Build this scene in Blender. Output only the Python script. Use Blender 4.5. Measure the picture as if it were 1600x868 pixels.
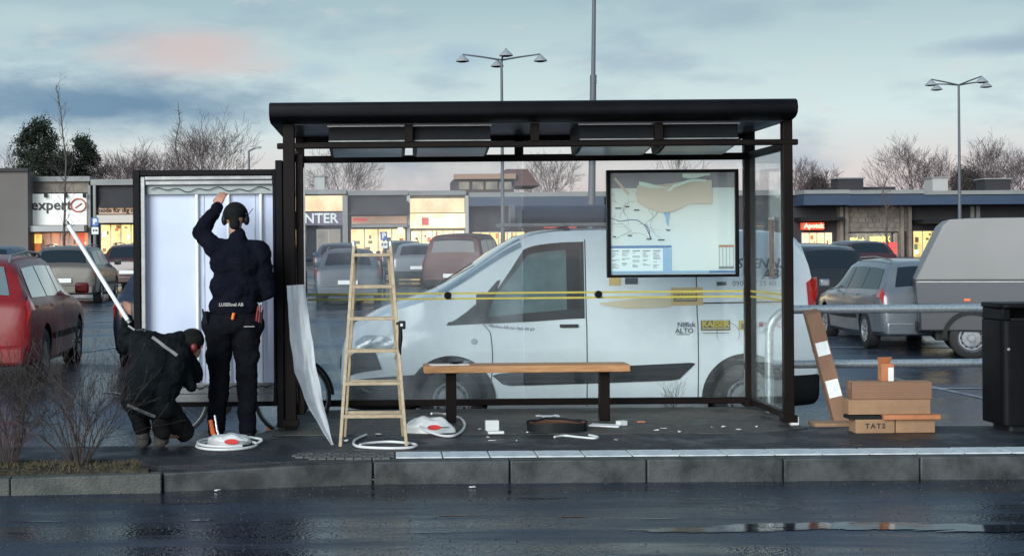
import bpy, bmesh, math, random
from math import radians as R, sin, cos, pi, sqrt, atan2
from mathutils import Vector, Matrix, noise
for o in list(bpy.data.objects): bpy.data.objects.remove(o)
SC = bpy.context.scene
COL = SC.collection
random.seed(7)
# ------------------------------------------------------------------ camera
F = 2200.0; CX = 600.0; CY = 393.0; CH = 1.5; ROLL = 0.008
cam = bpy.data.cameras.new('camera'); camo = bpy.data.objects.new('camera', cam); COL.objects.link(camo)
cam.sensor_width = 36; cam.lens = 36*F/1600
cam.shift_x = (800-CX)/1600; cam.shift_y = -(434-CY)/1600
cam.clip_start = 0.1; cam.clip_end = 3000
camo.matrix_world = Matrix.Translation((0, 0, CH)) @ Matrix.Rotation(pi/2, 4, 'X') @ Matrix.Rotation(-ROLL, 4, 'Z')
SC.camera = camo
SC.view_settings.view_transform = 'Standard'; SC.view_settings.look = 'None'
SC.view_settings.exposure = 0.0; SC.view_settings.gamma = 1.0
SC.cycles.max_bounces = 8; SC.cycles.transparent_max_bounces = 16
# ------------------------------------------------------------------ world
SUN_EL = R(3.0); SUN_AZ = R(209)
world = bpy.data.worlds.new('World'); SC.world = world; world.use_nodes = True
def build_world():
    nt = world.node_tree; N = nt.nodes; L = nt.links; N.clear()
    out = N.new('ShaderNodeOutputWorld'); bg = N.new('ShaderNodeBackground'); bg.inputs[1].default_value = 1.0
    L.new(bg.outputs[0], out.inputs[0])
    tc = N.new('ShaderNodeTexCoord'); sep = N.new('ShaderNodeSeparateXYZ'); L.new(tc.outputs['Generated'], sep.inputs[0])
    def M(op, a, b=None, c=None, clamp=False):
        n = N.new('ShaderNodeMath'); n.operation = op; n.use_clamp = clamp
        for i, v in enumerate((a, b, c)):
            if v is None: continue
            if isinstance(v, (int, float)): n.inputs[i].default_value = v
            else: L.new(v, n.inputs[i])
        return n.outputs[0]
    def mix(f, a, b):
        n = N.new('ShaderNodeMix'); n.data_type = 'RGBA'
        for i, v in ((0, f), (6, a), (7, b)):
            if isinstance(v, (int, float)): n.inputs[i].default_value = v
            elif isinstance(v, tuple): n.inputs[i].default_value = (*v, 1)
            else: L.new(v, n.inputs[i])
        return n.outputs[2]
    X, Y, Z = sep.outputs
    az = M('ARCTAN2', X, Y)
    ramp = N.new('ShaderNodeValToRGB'); L.new(Z, ramp.inputs[0]); cr = ramp.color_ramp
    stops = [(0.0, (.60, .48, .54)), (0.03, (.67, .56, .60)), (0.055, (.68, .65, .67)), (0.09, (.63, .76, .79)), (0.13, (.50, .65, .69)), (0.19, (.31, .45, .52)), (0.40, (.19, .32, .46)), (0.7, (.20, .33, .48)), (1.0, (.20, .33, .48))]
    cr.elements[0].position = 0; cr.elements[0].color = (*stops[0][1], 1)
    cr.elements[1].position = 1; cr.elements[1].color = (*stops[-1][1], 1)
    for p, c in stops[1:-1]:
        e = cr.elements.new(p); e.color = (*c, 1)
    base = ramp.outputs[0]
    # clear-air component under the cloud
    sky = N.new('ShaderNodeTexSky'); sky.sky_type = 'NISHITA'; sky.sun_disc = False
    sky.sun_elevation = SUN_EL; sky.sun_rotation = SUN_AZ
    sk = N.new('ShaderNodeMix'); sk.data_type = 'RGBA'; sk.blend_type = 'ADD'; sk.inputs[0].default_value = 0.02
    L.new(base, sk.inputs[6]); L.new(sky.outputs[0], sk.inputs[7]); base = sk.outputs[2]
    # soft clouds in (azimuth, elevation) space, stretched along the horizon
    comb = N.new('ShaderNodeCombineXYZ'); L.new(M('MULTIPLY', az, 5.0), comb.inputs[0]); L.new(M('MULTIPLY', Z, 15.0), comb.inputs[1])
    nz = N.new('ShaderNodeTexNoise'); nz.inputs['Scale'].default_value = 1.6; nz.inputs['Detail'].default_value = 5; nz.inputs['Roughness'].default_value = .52
    L.new(comb.outputs[0], nz.inputs['Vector']); nf = nz.outputs['Fac']
    nz2 = N.new('ShaderNodeTexNoise'); nz2.inputs['Scale'].default_value = 3.7; nz2.inputs['Detail'].default_value = 6; nz2.inputs['Roughness'].default_value = .58
    L.new(comb.outputs[0], nz2.inputs['Vector']); nf2 = nz2.outputs['Fac']
    def blob(a0, e0, ra, re, soft=1.0, edge=.45):
        da = M('DIVIDE', M('SUBTRACT', az, a0), ra); de = M('DIVIDE', M('SUBTRACT', Z, e0), re)
        d = M('SQRT', M('ADD', M('MULTIPLY', da, da), M('MULTIPLY', de, de)))
        d = M('ADD', d, M('MULTIPLY', M('SUBTRACT', nf2, .5), 1.3))
        return M('MULTIPLY', M('SMOOTH_MIN', M('MAXIMUM', M('DIVIDE', M('SUBTRACT', 1.15, d), edge*2), 0.0), 1.0, .3), soft, clamp=True)
    m1 = N.new('ShaderNodeMapRange'); m1.inputs[1].default_value = .47; m1.inputs[2].default_value = .68; m1.inputs[4].default_value = .5; m1.interpolation_type = 'SMOOTHSTEP'; L.new(nf, m1.inputs[0])
    c = mix(m1.outputs[0], base, (.30, .42, .54))
    m2 = N.new('ShaderNodeMapRange'); m2.inputs[1].default_value = .56; m2.inputs[2].default_value = .72; m2.inputs[4].default_value = .35; m2.interpolation_type = 'SMOOTHSTEP'; L.new(nf2, m2.inputs[0])
    c = mix(m2.outputs[0], c, (.70, .68, .68))
    P = lambda px, py: ((px-CX)/F, (CY-py)/F)
    for (px, py, rx, ry, s, col) in ((305, 88, 150, 48, .7, (.70, .53, .52)), (150, 165, 360, 50, 1.0, (.17, .29, .42)), (-120, 160, 260, 60, .9, (.22, .34, .46)), (60, 40, 260, 26, .5, (.55, .70, .72)),
                                  (720, 95, 60, 28, .45, (.30, .44, .60)), (1150, 45, 75, 26, .42, (.28, .40, .50)), (1290, 35, 70, 14, .3, (.30, .42, .52)), (1510, 108, 110, 17, .55, (.28, .38, .52)), (1590, 15, 60, 12, .3, (.3, .4, .5)), (500, 115, 50, 18, .35, (.32, .46, .62))):
        a0, e0 = P(px, py)
        c = mix(blob(a0, e0, rx/F, ry/F, s), c, col)
    L.new(c, bg.inputs[0])
build_world()
sun = bpy.data.lights.new('sun', 'SUN'); sun.energy = 4.3; sun.angle = R(40); sun.color = (.97, 1.0, .98)
suno = bpy.data.objects.new('sun', sun); COL.objects.link(suno)
SEL = R(17); sd = Vector((sin(SUN_AZ)*cos(SEL), cos(SUN_AZ)*cos(SEL), sin(SEL)))
suno.rotation_euler = sd.to_track_quat('Z', 'Y').to_euler()

# ------------------------------------------------------------------ helpers
def W(px, py, Y):
    x = px-CX; y = py-CY; yt = y + ROLL*x; xt = x - ROLL*y
    return Vector((xt*Y/F, Y, CH - yt*Y/F))
def WX(px, Y): return (px-CX)*Y/F
def lerp(a, b, t): return a+(b-a)*t
def smooth(t): t = max(0., min(1., t)); return t*t*(3-2*t)
def gz(x, y):
    near = smooth((y-11.9)/2.2)
    lat = 1-smooth((-1.2-x)/2.6)
    z = -.02 - .33*near*lat
    z += (.012+.008*lat)*max(0, min(y, 80)-16)
    return z
def tag(o, label=None, cat=None, group=None, kind=None):
    for k, v in (('label', label), ('category', cat), ('group', group), ('kind', kind)):
        if v: o[k] = v
    return o
def thing(name, label, cat, loc=(0, 0, 0), rz=0, group=None):
    o = bpy.data.objects.new(name, None); COL.objects.link(o); o.location = loc; o.rotation_euler = (0, 0, rz)
    o.empty_display_size = .1
    return tag(o, label, cat, group)
def sroot(name, loc=(0, 0, 0)):
    o = bpy.data.objects.new(name, None); COL.objects.link(o); o.location = loc; o['kind'] = 'structure'; return o
def link(name, me, mat, parent=None, bevel=0, seg=2, smoothang=None, loc=None):
    o = bpy.data.objects.new(name, me); COL.objects.link(o)
    if mat is not None:
        me.materials.clear()
        for m in (mat if isinstance(mat, (list, tuple)) else [mat]): me.materials.append(m)
    if parent is not None: o.parent = parent
    if loc is not None: o.location = loc
    if bevel:
        b = o.modifiers.new('bevel', 'BEVEL'); b.width = bevel; b.segments = seg; b.limit_method = 'ANGLE'; b.angle_limit = R(40)
        me.shade_smooth(); me.set_sharp_from_angle(angle=R(50))
    if smoothang: me.shade_smooth(); me.set_sharp_from_angle(angle=R(smoothang))
    return o
class MB:
    def __init__(s, o=(0, 0, 0)): s.v = []; s.f = []; s.mi = []; s.o = Vector(o); s.m = 0
    def add(s, vs, fs):
        b = len(s.v); s.v += [tuple(Vector(v)-s.o) for v in vs]; s.f += [tuple(i+b for i in f) for f in fs]; s.mi += [s.m]*len(fs); return s
    def box(s, x0, x1, y0, y1, z0, z1):
        return s.add([(x0, y0, z0), (x1, y0, z0), (x1, y1, z0), (x0, y1, z0), (x0, y0, z1), (x1, y0, z1), (x1, y1, z1), (x0, y1, z1)],
              [(0, 3, 2, 1), (4, 5, 6, 7), (0, 1, 5, 4), (1, 2, 6, 5), (2, 3, 7, 6), (3, 0, 4, 7)])
    def bar(s, p0, p1, w, h=None, up=(0, 0, 1)):
        h = h or w; p0 = Vector(p0); p1 = Vector(p1); d = (p1-p0).normalized(); u = Vector(up)
        if abs(d.dot(u)) > .98: u = Vector((0, 1, 0))
        r = d.cross(u).normalized(); u = r.cross(d).normalized()
        vs = [p + r*a*w/2 + u*b*h/2 for p in (p0, p1) for a, b in ((-1, -1), (1, -1), (1, 1), (-1, 1))]
        return s.add(vs, [(0, 1, 2, 3), (7, 6, 5, 4), (0, 4, 5, 1), (1, 5, 6, 2), (2, 6, 7, 3), (3, 7, 4, 0)])
    def tube(s, pts, r, n=8, cap=True):
        pts = [Vector(p) for p in pts]; k = len(pts); rs = r if isinstance(r, (list, tuple)) else [r]*k
        vs = []; u = None
        for i, p in enumerate(pts):
            d = (pts[min(i+1, k-1)]-pts[max(i-1, 0)])
            if d.length < 1e-9: d = Vector((0, 0, 1))
            d.normalize()
            if u is None: u = d.orthogonal().normalized()
            else:
                u = u-d*u.dot(d)
                u = u.normalized() if u.length > 1e-6 else d.orthogonal().normalized()
            w = d.cross(u)
            for j in range(n):
                a = 2*pi*j/n; vs.append(p+(u*cos(a)+w*sin(a))*rs[i])
        fs = [(i*n+j, i*n+(j+1) % n, (i+1)*n+(j+1) % n, (i+1)*n+j) for i in range(k-1) for j in range(n)]
        if cap and n > 2: fs += [tuple(range(n))[::-1], tuple(range((k-1)*n, k*n))]
        return s.add(vs, fs)
    def lathe(s, prof, c, axis='Z', n=24):   # prof: (r, h) list ; closed if ends r=0
        vs = []; c = Vector(c)
        for r, h in prof:
            for j in range(n):
                a = 2*pi*j/n
                if axis == 'Z': vs.append(c+Vector((r*cos(a), r*sin(a), h)))
                elif axis == 'Y': vs.append(c+Vector((r*cos(a), h, r*sin(a))))
                else: vs.append(c+Vector((h, r*cos(a), r*sin(a))))
        k = len(prof)
        return s.add(vs, [(i*n+j, i*n+(j+1) % n, (i+1)*n+(j+1) % n, (i+1)*n+j) for i in range(k-1) for j in range(n)])
    def prism(s, poly, a0, a1, axis='Y'):    # poly of (u,v): XZ for axis Y, YZ for axis X, XY for axis Z
        n = len(poly)
        def P(u, v, a): return {'Y': (u, a, v), 'X': (a, u, v), 'Z': (u, v, a)}[axis]
        vs = [P(u, v, a0) for u, v in poly]+[P(u, v, a1) for u, v in poly]
        return s.add(vs, [tuple(range(n)), tuple(range(n, 2*n))[::-1]]+[(i, i+n, (i+1) % n+n, (i+1) % n) for i in range(n)])
    def sphere(s, c, r, n=10, m=7, sc=(1, 1, 1)):
        c = Vector(c); vs = []; fs = []
        for i in range(m+1):
            t = pi*i/m
            for j in range(n):
                a = 2*pi*j/n; vs.append(c+Vector((r*sc[0]*sin(t)*cos(a), r*sc[1]*sin(t)*sin(a), r*sc[2]*cos(t))))
        for i in range(m):
            for j in range(n): fs.append((i*n+j, (i+1)*n+j, (i+1)*n+(j+1) % n, i*n+(j+1) % n))
        return s.add(vs, fs)
    def grid(s, fn, n, m, thick=0):
        vs = [Vector(fn(i/(n-1), j/(m-1))) for i in range(n) for j in range(m)]
        return s.add(vs, [(i*m+j, (i+1)*m+j, (i+1)*m+j+1, i*m+j+1) for i in range(n-1) for j in range(m-1)])
    def mesh(s, name='mesh', fix=True):
        me = bpy.data.meshes.new(name); me.from_pydata(s.v, [], s.f); me.update()
        if any(s.mi): me.polygons.foreach_set('material_index', s.mi)
        if fix:
            bm = bmesh.new(); bm.from_mesh(me); bmesh.ops.remove_doubles(bm, verts=bm.verts, dist=1e-6); bmesh.ops.recalc_face_normals(bm, faces=bm.faces); bm.to_mesh(me); bm.free()
        return me
    def build(s, name, mat, parent=None, bevel=0, sm=None, kind=None, fix=True, seg=2):
        o = link(name, s.mesh(name, fix), mat, parent, bevel, seg, sm)
        if kind: o['kind'] = kind
        return o
def apply_mods(o):
    dg = bpy.context.evaluated_depsgraph_get(); dg.update()
    me = bpy.data.meshes.new_from_object(o.evaluated_get(dg), depsgraph=dg)
    o.modifiers.clear(); o.data = me; return me
def text_mesh(txt, size, depth=.002, shear=0, bold=0, spacing=1.0, align='CENTER', squash=1.0):
    cu = bpy.data.curves.new('lettering', 'FONT'); cu.body = txt; cu.size = size; cu.extrude = depth; cu.shear = shear; cu.offset = bold
    cu.align_x = align; cu.align_y = 'CENTER'; cu.space_character = spacing; cu.resolution_u = 2
    o = bpy.data.objects.new('tmp', cu); COL.objects.link(o)
    dg = bpy.context.evaluated_depsgraph_get(); dg.update()
    me = bpy.data.meshes.new_from_object(o.evaluated_get(dg), depsgraph=dg)
    bpy.data.objects.remove(o)
    me.transform(Matrix.Rotation(pi/2, 4, 'X') @ Matrix.Scale(squash, 4, (1, 0, 0)))   # stands upright, faces -Y
    return me
def text(name, txt, size, mat, parent, loc, **k):
    rz = k.pop('rz', 0); tilt = k.pop('tilt', 0); roll = k.pop('roll', 0)
    me = text_mesh(txt, size, **k)
    if roll: me.transform(Matrix.Rotation(roll, 4, 'Y'))
    if tilt: me.transform(Matrix.Rotation(tilt, 4, 'X'))
    if rz: me.transform(Matrix.Rotation(rz, 4, 'Z'))
    o = link(name, me, mat, parent); o.location = loc; return o
# ------------------------------------------------------------------ materials
MATS = {}
def mat(name, col, rough=.6, metal=0, col2=None, nscale=6, namt=.5, bump=0, bscale=40, spec=.5, coat=0, emit=None, es=1, stretch=None, rough2=None, trans=0, detail=5):
    m = bpy.data.materials.new(name); m.use_nodes = True; nt = m.node_tree; N = nt.nodes; L = nt.links
    b = N['Principled BSDF']; b.inputs['Roughness'].default_value = rough; b.inputs['Metallic'].default_value = metal
    b.inputs['Base Color'].default_value = (*col, 1); b.inputs['Specular IOR Level'].default_value = spec
    b.inputs['Coat Weight'].default_value = coat; b.inputs['Coat Roughness'].default_value = .08
    b.inputs['Transmission Weight'].default_value = trans
    tc = N.new('ShaderNodeTexCoord'); mp = N.new('ShaderNodeMapping'); L.new(tc.outputs['Object'], mp.inputs[0])
    if stretch: mp.inputs['Scale'].default_value = stretch
    if col2 is not None or rough2 is not None:
        nz = N.new('ShaderNodeTexNoise'); nz.inputs['Scale'].default_value = nscale; nz.inputs['Detail'].default_value = detail; nz.inputs['Roughness'].default_value = .6
        L.new(mp.outputs[0], nz.inputs['Vector'])
        mr = N.new('ShaderNodeMapRange'); mr.inputs[1].default_value = .5-.25*(1.2-namt); mr.inputs[2].default_value = .5+.25*(1.2-namt); L.new(nz.outputs['Fac'], mr.inputs[0])
        if col2 is not None:
            mx = N.new('ShaderNodeMix'); mx.data_type = 'RGBA'; mx.inputs[6].default_value = (*col, 1); mx.inputs[7].default_value = (*col2, 1)
            L.new(mr.outputs[0], mx.inputs[0]); L.new(mx.outputs[2], b.inputs['Base Color'])
        if rough2 is not None:
            m3 = N.new('ShaderNodeMapRange'); m3.inputs[3].default_value = rough; m3.inputs[4].default_value = rough2; L.new(mr.outputs[0], m3.inputs[0]); L.new(m3.outputs[0], b.inputs['Roughness'])
    if bump:
        n2 = N.new('ShaderNodeTexNoise'); n2.inputs['Scale'].default_value = bscale; n2.inputs['Detail'].default_value = 6; L.new(mp.outputs[0], n2.inputs['Vector'])
        bp = N.new('ShaderNodeBump'); bp.inputs['Strength'].default_value = bump; bp.inputs['Distance'].default_value = .02
        L.new(n2.outputs['Fac'], bp.inputs['Height']); L.new(bp.outputs[0], b.inputs['Normal'])
    if emit is not None:
        b.inputs['Emission Color'].default_value = (*emit, 1); b.inputs['Emission Strength'].default_value = es
        if col2 is not None and emit == col: L.new(mx.outputs[2], b.inputs['Emission Color'])
    MATS[name] = m; return m
def wet_asphalt(name, base, base2, wet, bumpd=.006, streak=(1, 1, 1), wscale=1.1, r0=.16, r1=.62, coarse=70):
    m = bpy.data.materials.new(name); m.use_nodes = True; nt = m.node_tree; N = nt.nodes; L = nt.links
    b = N['Principled BSDF']
    tc = N.new('ShaderNodeTexCoord'); mp = N.new('ShaderNodeMapping'); mp.inputs['Scale'].default_value = streak; L.new(tc.outputs['Object'], mp.inputs[0])
    n1 = N.new('ShaderNodeTexNoise'); n1.inputs['Scale'].default_value = wscale; n1.inputs['Detail'].default_value = 7; n1.inputs['Roughness'].default_value = .62; L.new(mp.outputs[0], n1.inputs['Vector'])
    mr = N.new('ShaderNodeMapRange'); mr.inputs[1].default_value = wet-.09; mr.inputs[2].default_value = wet+.08; L.new(n1.outputs['Fac'], mr.inputs[0])
    n2 = N.new('ShaderNodeTexNoise'); n2.inputs['Scale'].default_value = coarse; n2.inputs['Detail'].default_value = 4; L.new(tc.outputs['Object'], n2.inputs['Vector'])
    n3 = N.new('ShaderNodeTexVoronoi'); n3.inputs['Scale'].default_value = coarse*1.3; L.new(tc.outputs['Object'], n3.inputs['Vector'])
    ma = N.new('ShaderNodeMath'); ma.operation = 'ADD'; L.new(n2.outputs['Fac'], ma.inputs[0]); L.new(n3.outputs['Distance'], ma.inputs[1])
    mx = N.new('ShaderNodeMix'); mx.data_type = 'RGBA'; mx.inputs[6].default_value = (*base, 1); mx.inputs[7].default_value = (*base2, 1); L.new(mr.outputs[0], mx.inputs[0])
    mc = N.new('ShaderNodeMix'); mc.data_type = 'RGBA'; mc.blend_type = 'MULTIPLY'; mc.inputs[0].default_value = .7; L.new(mx.outputs[2], mc.inputs[6])
    cr = N.new('ShaderNodeMapRange'); cr.inputs[1].default_value = .3; cr.inputs[2].default_value = .75; cr.inputs[3].default_value = .45; cr.inputs[4].default_value = 1.4; L.new(n2.outputs['Fac'], cr.inputs[0])
    L.new(cr.outputs[0], mc.inputs[7]); L.new(mc.outputs[2], b.inputs['Base Color'])
    rr = N.new('ShaderNodeMapRange'); rr.inputs[3].default_value = r0; rr.inputs[4].default_value = r1; L.new(mr.outputs[0], rr.inputs[0]); L.new(rr.outputs[0], b.inputs['Roughness'])
    bp = N.new('ShaderNodeBump'); bp.inputs['Strength'].default_value = .8; bp.inputs['Distance'].default_value = bumpd
    L.new(ma.outputs[0], bp.inputs['Height']); L.new(bp.outputs[0], b.inputs['Normal'])
    MATS[name] = m; return m
def glass_mat(name, tint=(.93, .97, .96), refl=.75, film=.1, filmcol=(.75, .8, .8), dirt=.1, rough=.02, fscale=1.6):
    m = bpy.data.materials.new(name); m.use_nodes = True; nt = m.node_tree; N = nt.nodes; L = nt.links; N.clear()
    out = N.new('ShaderNodeOutputMaterial'); tr = N.new('ShaderNodeBsdfTransparent'); tr.inputs[0].default_value = (*tint, 1)
    gl = N.new('ShaderNodeBsdfGlossy'); gl.inputs['Roughness'].default_value = rough; gl.inputs[0].default_value = (1, 1, 1, 1)
    lw = N.new('ShaderNodeFresnel'); lw.inputs[0].default_value = 1.5
    df = N.new('ShaderNodeBsdfDiffuse'); df.inputs[0].default_value = (*filmcol, 1)
    tl = N.new('ShaderNodeBsdfTranslucent'); tl.inputs[0].default_value = (*filmcol, 1)
    a = N.new('ShaderNodeAddShader'); mh = N.new('ShaderNodeMixShader'); mh.inputs[0].default_value = .5; L.new(df.outputs[0], mh.inputs[1]); L.new(tl.outputs[0], mh.inputs[2])
    m1 = N.new('ShaderNodeMixShader'); m2 = N.new('ShaderNodeMixShader')
    tc = N.new('ShaderNodeTexCoord'); mp = N.new('ShaderNodeMapping'); mp.inputs['Scale'].default_value = (1, 1, .6); L.new(tc.outputs['Object'], mp.inputs[0])
    nz = N.new('ShaderNodeTexNoise'); nz.inputs['Scale'].default_value = fscale; nz.inputs['Detail'].default_value = 6; nz.inputs['Roughness'].default_value = .6; L.new(mp.outputs[0], nz.inputs['Vector'])
    mr = N.new('ShaderNodeMapRange'); mr.inputs[1].default_value = .35; mr.inputs[2].default_value = .7; mr.inputs[3].default_value = film; mr.inputs[4].default_value = film+dirt; L.new(nz.outputs['Fac'], mr.inputs[0])
    L.new(mr.outputs[0], m1.inputs[0]); L.new(tr.outputs[0], m1.inputs[1]); L.new(mh.outputs[0], m1.inputs[2])
    mf = N.new('ShaderNodeMath'); mf.operation = 'MULTIPLY'; mf.inputs[1].default_value = refl; mf.use_clamp = True; L.new(lw.outputs[0], mf.inputs[0])
    L.new(mf.outputs[0], m2.inputs[0]); L.new(m1.outputs[0], m2.inputs[1]); L.new(gl.outputs[0], m2.inputs[2]); L.new(m2.outputs[0], out.inputs[0])
    MATS[name] = m; return m
M_road = wet_asphalt('wet_road', (.006, .011, .021), (.020, .032, .053), .50, streak=(.22, 1.3, 1), wscale=1.3, r0=.07, r1=.44, coarse=30, bumpd=.0024)
M_lot = wet_asphalt('wet_lot', (.028, .042, .066), (.06, .08, .115), .52, streak=(.4, 1, 1), wscale=.5, r0=.14, r1=.42, coarse=26, bumpd=.004)
M_pave = wet_asphalt('fresh_asphalt', (.008, .010, .015), (.02, .023, .03), .5, wscale=2.2, r0=.35, r1=.75, coarse=90)
M_pad = wet_asphalt('pad_asphalt', (.022, .022, .021), (.075, .070, .062), .48, wscale=2.8, r0=.4, r1=.8, coarse=70)
M_kerb = mat('kerb_concrete', (.013, .015, .016), .6, col2=(.060, .066, .068), nscale=5, namt=.6, bump=.25, bscale=110, rough2=.5)
M_kerb2 = mat('pale_kerb_concrete', (.045, .05, .048), .8, col2=(.09, .095, .088), nscale=6, namt=.6, bump=.6, bscale=60)
M_sett = mat('sett_stone', (.05, .052, .052), .7, col2=(.11, .11, .105), nscale=14, bump=.4, bscale=70)
M_tile = mat('white_tile', (.68, .72, .73), .5, col2=(.40, .44, .46), nscale=9, namt=.4, bump=.3, bscale=80)
M_soil = mat('soil', (.018, .014, .009), .95, col2=(.06, .05, .028), nscale=14, namt=.8, bump=1, bscale=50)
M_paint = mat('road_paint', (.45, .48, .5), .6, col2=(.12, .13, .15), nscale=5, namt=.5)
M_black = mat('dark_brown_metal', (.0050, .0033, .0032), .5, col2=(.0095, .0062, .0058), nscale=3, bump=.05, bscale=200, spec=.10)
M_black2 = mat('black_metal', (.003, .003, .004), .5, col2=(.0055, .0055, .0075), nscale=4, spec=.10)
M_panel = mat('grey_panel', (.0065, .008, .010), .45, col2=(.011, .013, .016), nscale=4, spec=.12)
M_under = mat('roof_underside', (.025, .03, .04), .28, col2=(.05, .058, .07), nscale=2)
M_silver = mat('silver_trim', (.30, .31, .31), .4, metal=.5, col2=(.2, .21, .215), nscale=8)
M_chrome = mat('bright_trim', (.7, .72, .72), .25, metal=.9)
M_galv = mat('galvanised_steel', (.36, .40, .42), .42, metal=.75, col2=(.52, .56, .58), nscale=30, namt=.8, rough2=.3)
M_opal_glow = mat('opal_panel', (.50, .56, .70), .35, col2=(.43, .49, .64), nscale=1.5, emit=(.55, .62, .85), es=.10)  # faint emission put in to brighten the panel; the cabinet is unlit
M_tube = mat('white_tube', (.82, .84, .84), .3)
M_wood = mat('pine_wood', (.46, .24, .105), .5, col2=(.33, .155, .06), nscale=5, namt=.7, stretch=(1.2, 12, 12), bump=.2, bscale=20)
M_ladder = mat('ladder_wood', (.42, .34, .23), .5, col2=(.31, .24, .155), nscale=6, namt=.6, stretch=(4, 4, 4))
M_card = mat('cardboard', (.22, .12, .072), .75, col2=(.19, .10, .06), nscale=4, namt=.5, bump=.1, bscale=30)
M_card2 = mat('pale_cardboard', (.31, .185, .10), .75, col2=(.24, .14, .078), nscale=5, namt=.5)
M_orange = mat('orange_card', (.45, .18, .08), .6, col2=(.36, .13, .055), nscale=8)
M_white = mat('white_plastic', (.56, .57, .57), .4, col2=(.66, .68, .68), nscale=6)
M_sheet = mat('white_sheet', (.38, .42, .47), .9, spec=.1, col2=(.62, .67, .75), nscale=5, bump=.2, bscale=8)
M_paper = mat('paper', (.75, .76, .75), .7, col2=(.6, .62, .62), nscale=20)
M_rubber = mat('rubber', (.012, .012, .013), .7, bump=.2, bscale=100)
M_rim = mat('wheel_steel', (.26, .28, .30), .45, metal=.4, col2=(.15, .16, .18), nscale=9)
M_dark = mat('dark_plastic', (.008, .009, .010), .5, col2=(.014, .015, .017), nscale=8, spec=.2)
M_dark2 = mat('grey_plastic', (.011, .012, .014), .65, col2=(.007, .008, .009), nscale=5, spec=.2)
M_seam = mat('panel_gap', (.02, .022, .024), .8)
M_wglass = mat('car_glass', (.014, .022, .030), .10, spec=.28)
M_wglass2 = mat('van_glass', (.11, .18, .19), .08, spec=.7, coat=.3, col2=(.035, .055, .06), nscale=1.8, namt=.5)
M_wscreen = mat('windscreen', (.16, .25, .29), .05, spec=1.0, coat=.8)
M_red = mat('red_lens', (.32, .012, .010), .2, coat=.5, emit=(.6, .03, .02), es=.12)
M_lens = mat('clear_lens', (.55, .62, .66), .12, coat=.6, col2=(.3, .36, .4), nscale=25)
M_yellow = mat('yellow_stripe', (.46, .40, .07), .5, col2=(.36, .31, .06), nscale=5)
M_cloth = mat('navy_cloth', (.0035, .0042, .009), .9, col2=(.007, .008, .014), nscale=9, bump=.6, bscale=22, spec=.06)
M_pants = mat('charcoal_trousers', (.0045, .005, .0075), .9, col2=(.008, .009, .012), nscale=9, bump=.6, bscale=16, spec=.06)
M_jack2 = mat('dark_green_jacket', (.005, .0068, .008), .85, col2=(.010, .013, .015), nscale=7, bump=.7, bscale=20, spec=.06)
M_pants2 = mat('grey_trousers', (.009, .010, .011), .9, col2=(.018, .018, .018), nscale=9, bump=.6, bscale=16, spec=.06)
M_skin = mat('skin', (.42, .22, .16), .55, col2=(.36, .17, .12), nscale=20)
M_cap = mat('cap_cloth', (.008, .009, .009), .9, col2=(.015, .016, .016), nscale=12, bump=.3, bscale=60, spec=.06)
M_reflect = mat('reflective_tape', (.26, .26, .25), .6)
M_hiorange = mat('orange_plastic', (.85, .16, .03), .45, emit=(.85, .14, .02), es=.08)
M_bark = mat('bark', (.06, .05, .045), .9, col2=(.10, .085, .075), nscale=20)
M_birch = mat('twig', (.085, .062, .064), .9)
M_twig = mat('shrub_twig', (.030, .023, .023), .85, col2=(.07, .054, .05), nscale=12)
M_pine = mat('pine_needles', (.009, .016, .009), .9, col2=(.020, .032, .017), nscale=1.5, namt=.9)
M_pole = mat('lamp_pole', (.09, .10, .115), .6)
M_lampsh = mat('lamp_shade', (.25, .27, .29), .4)
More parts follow.
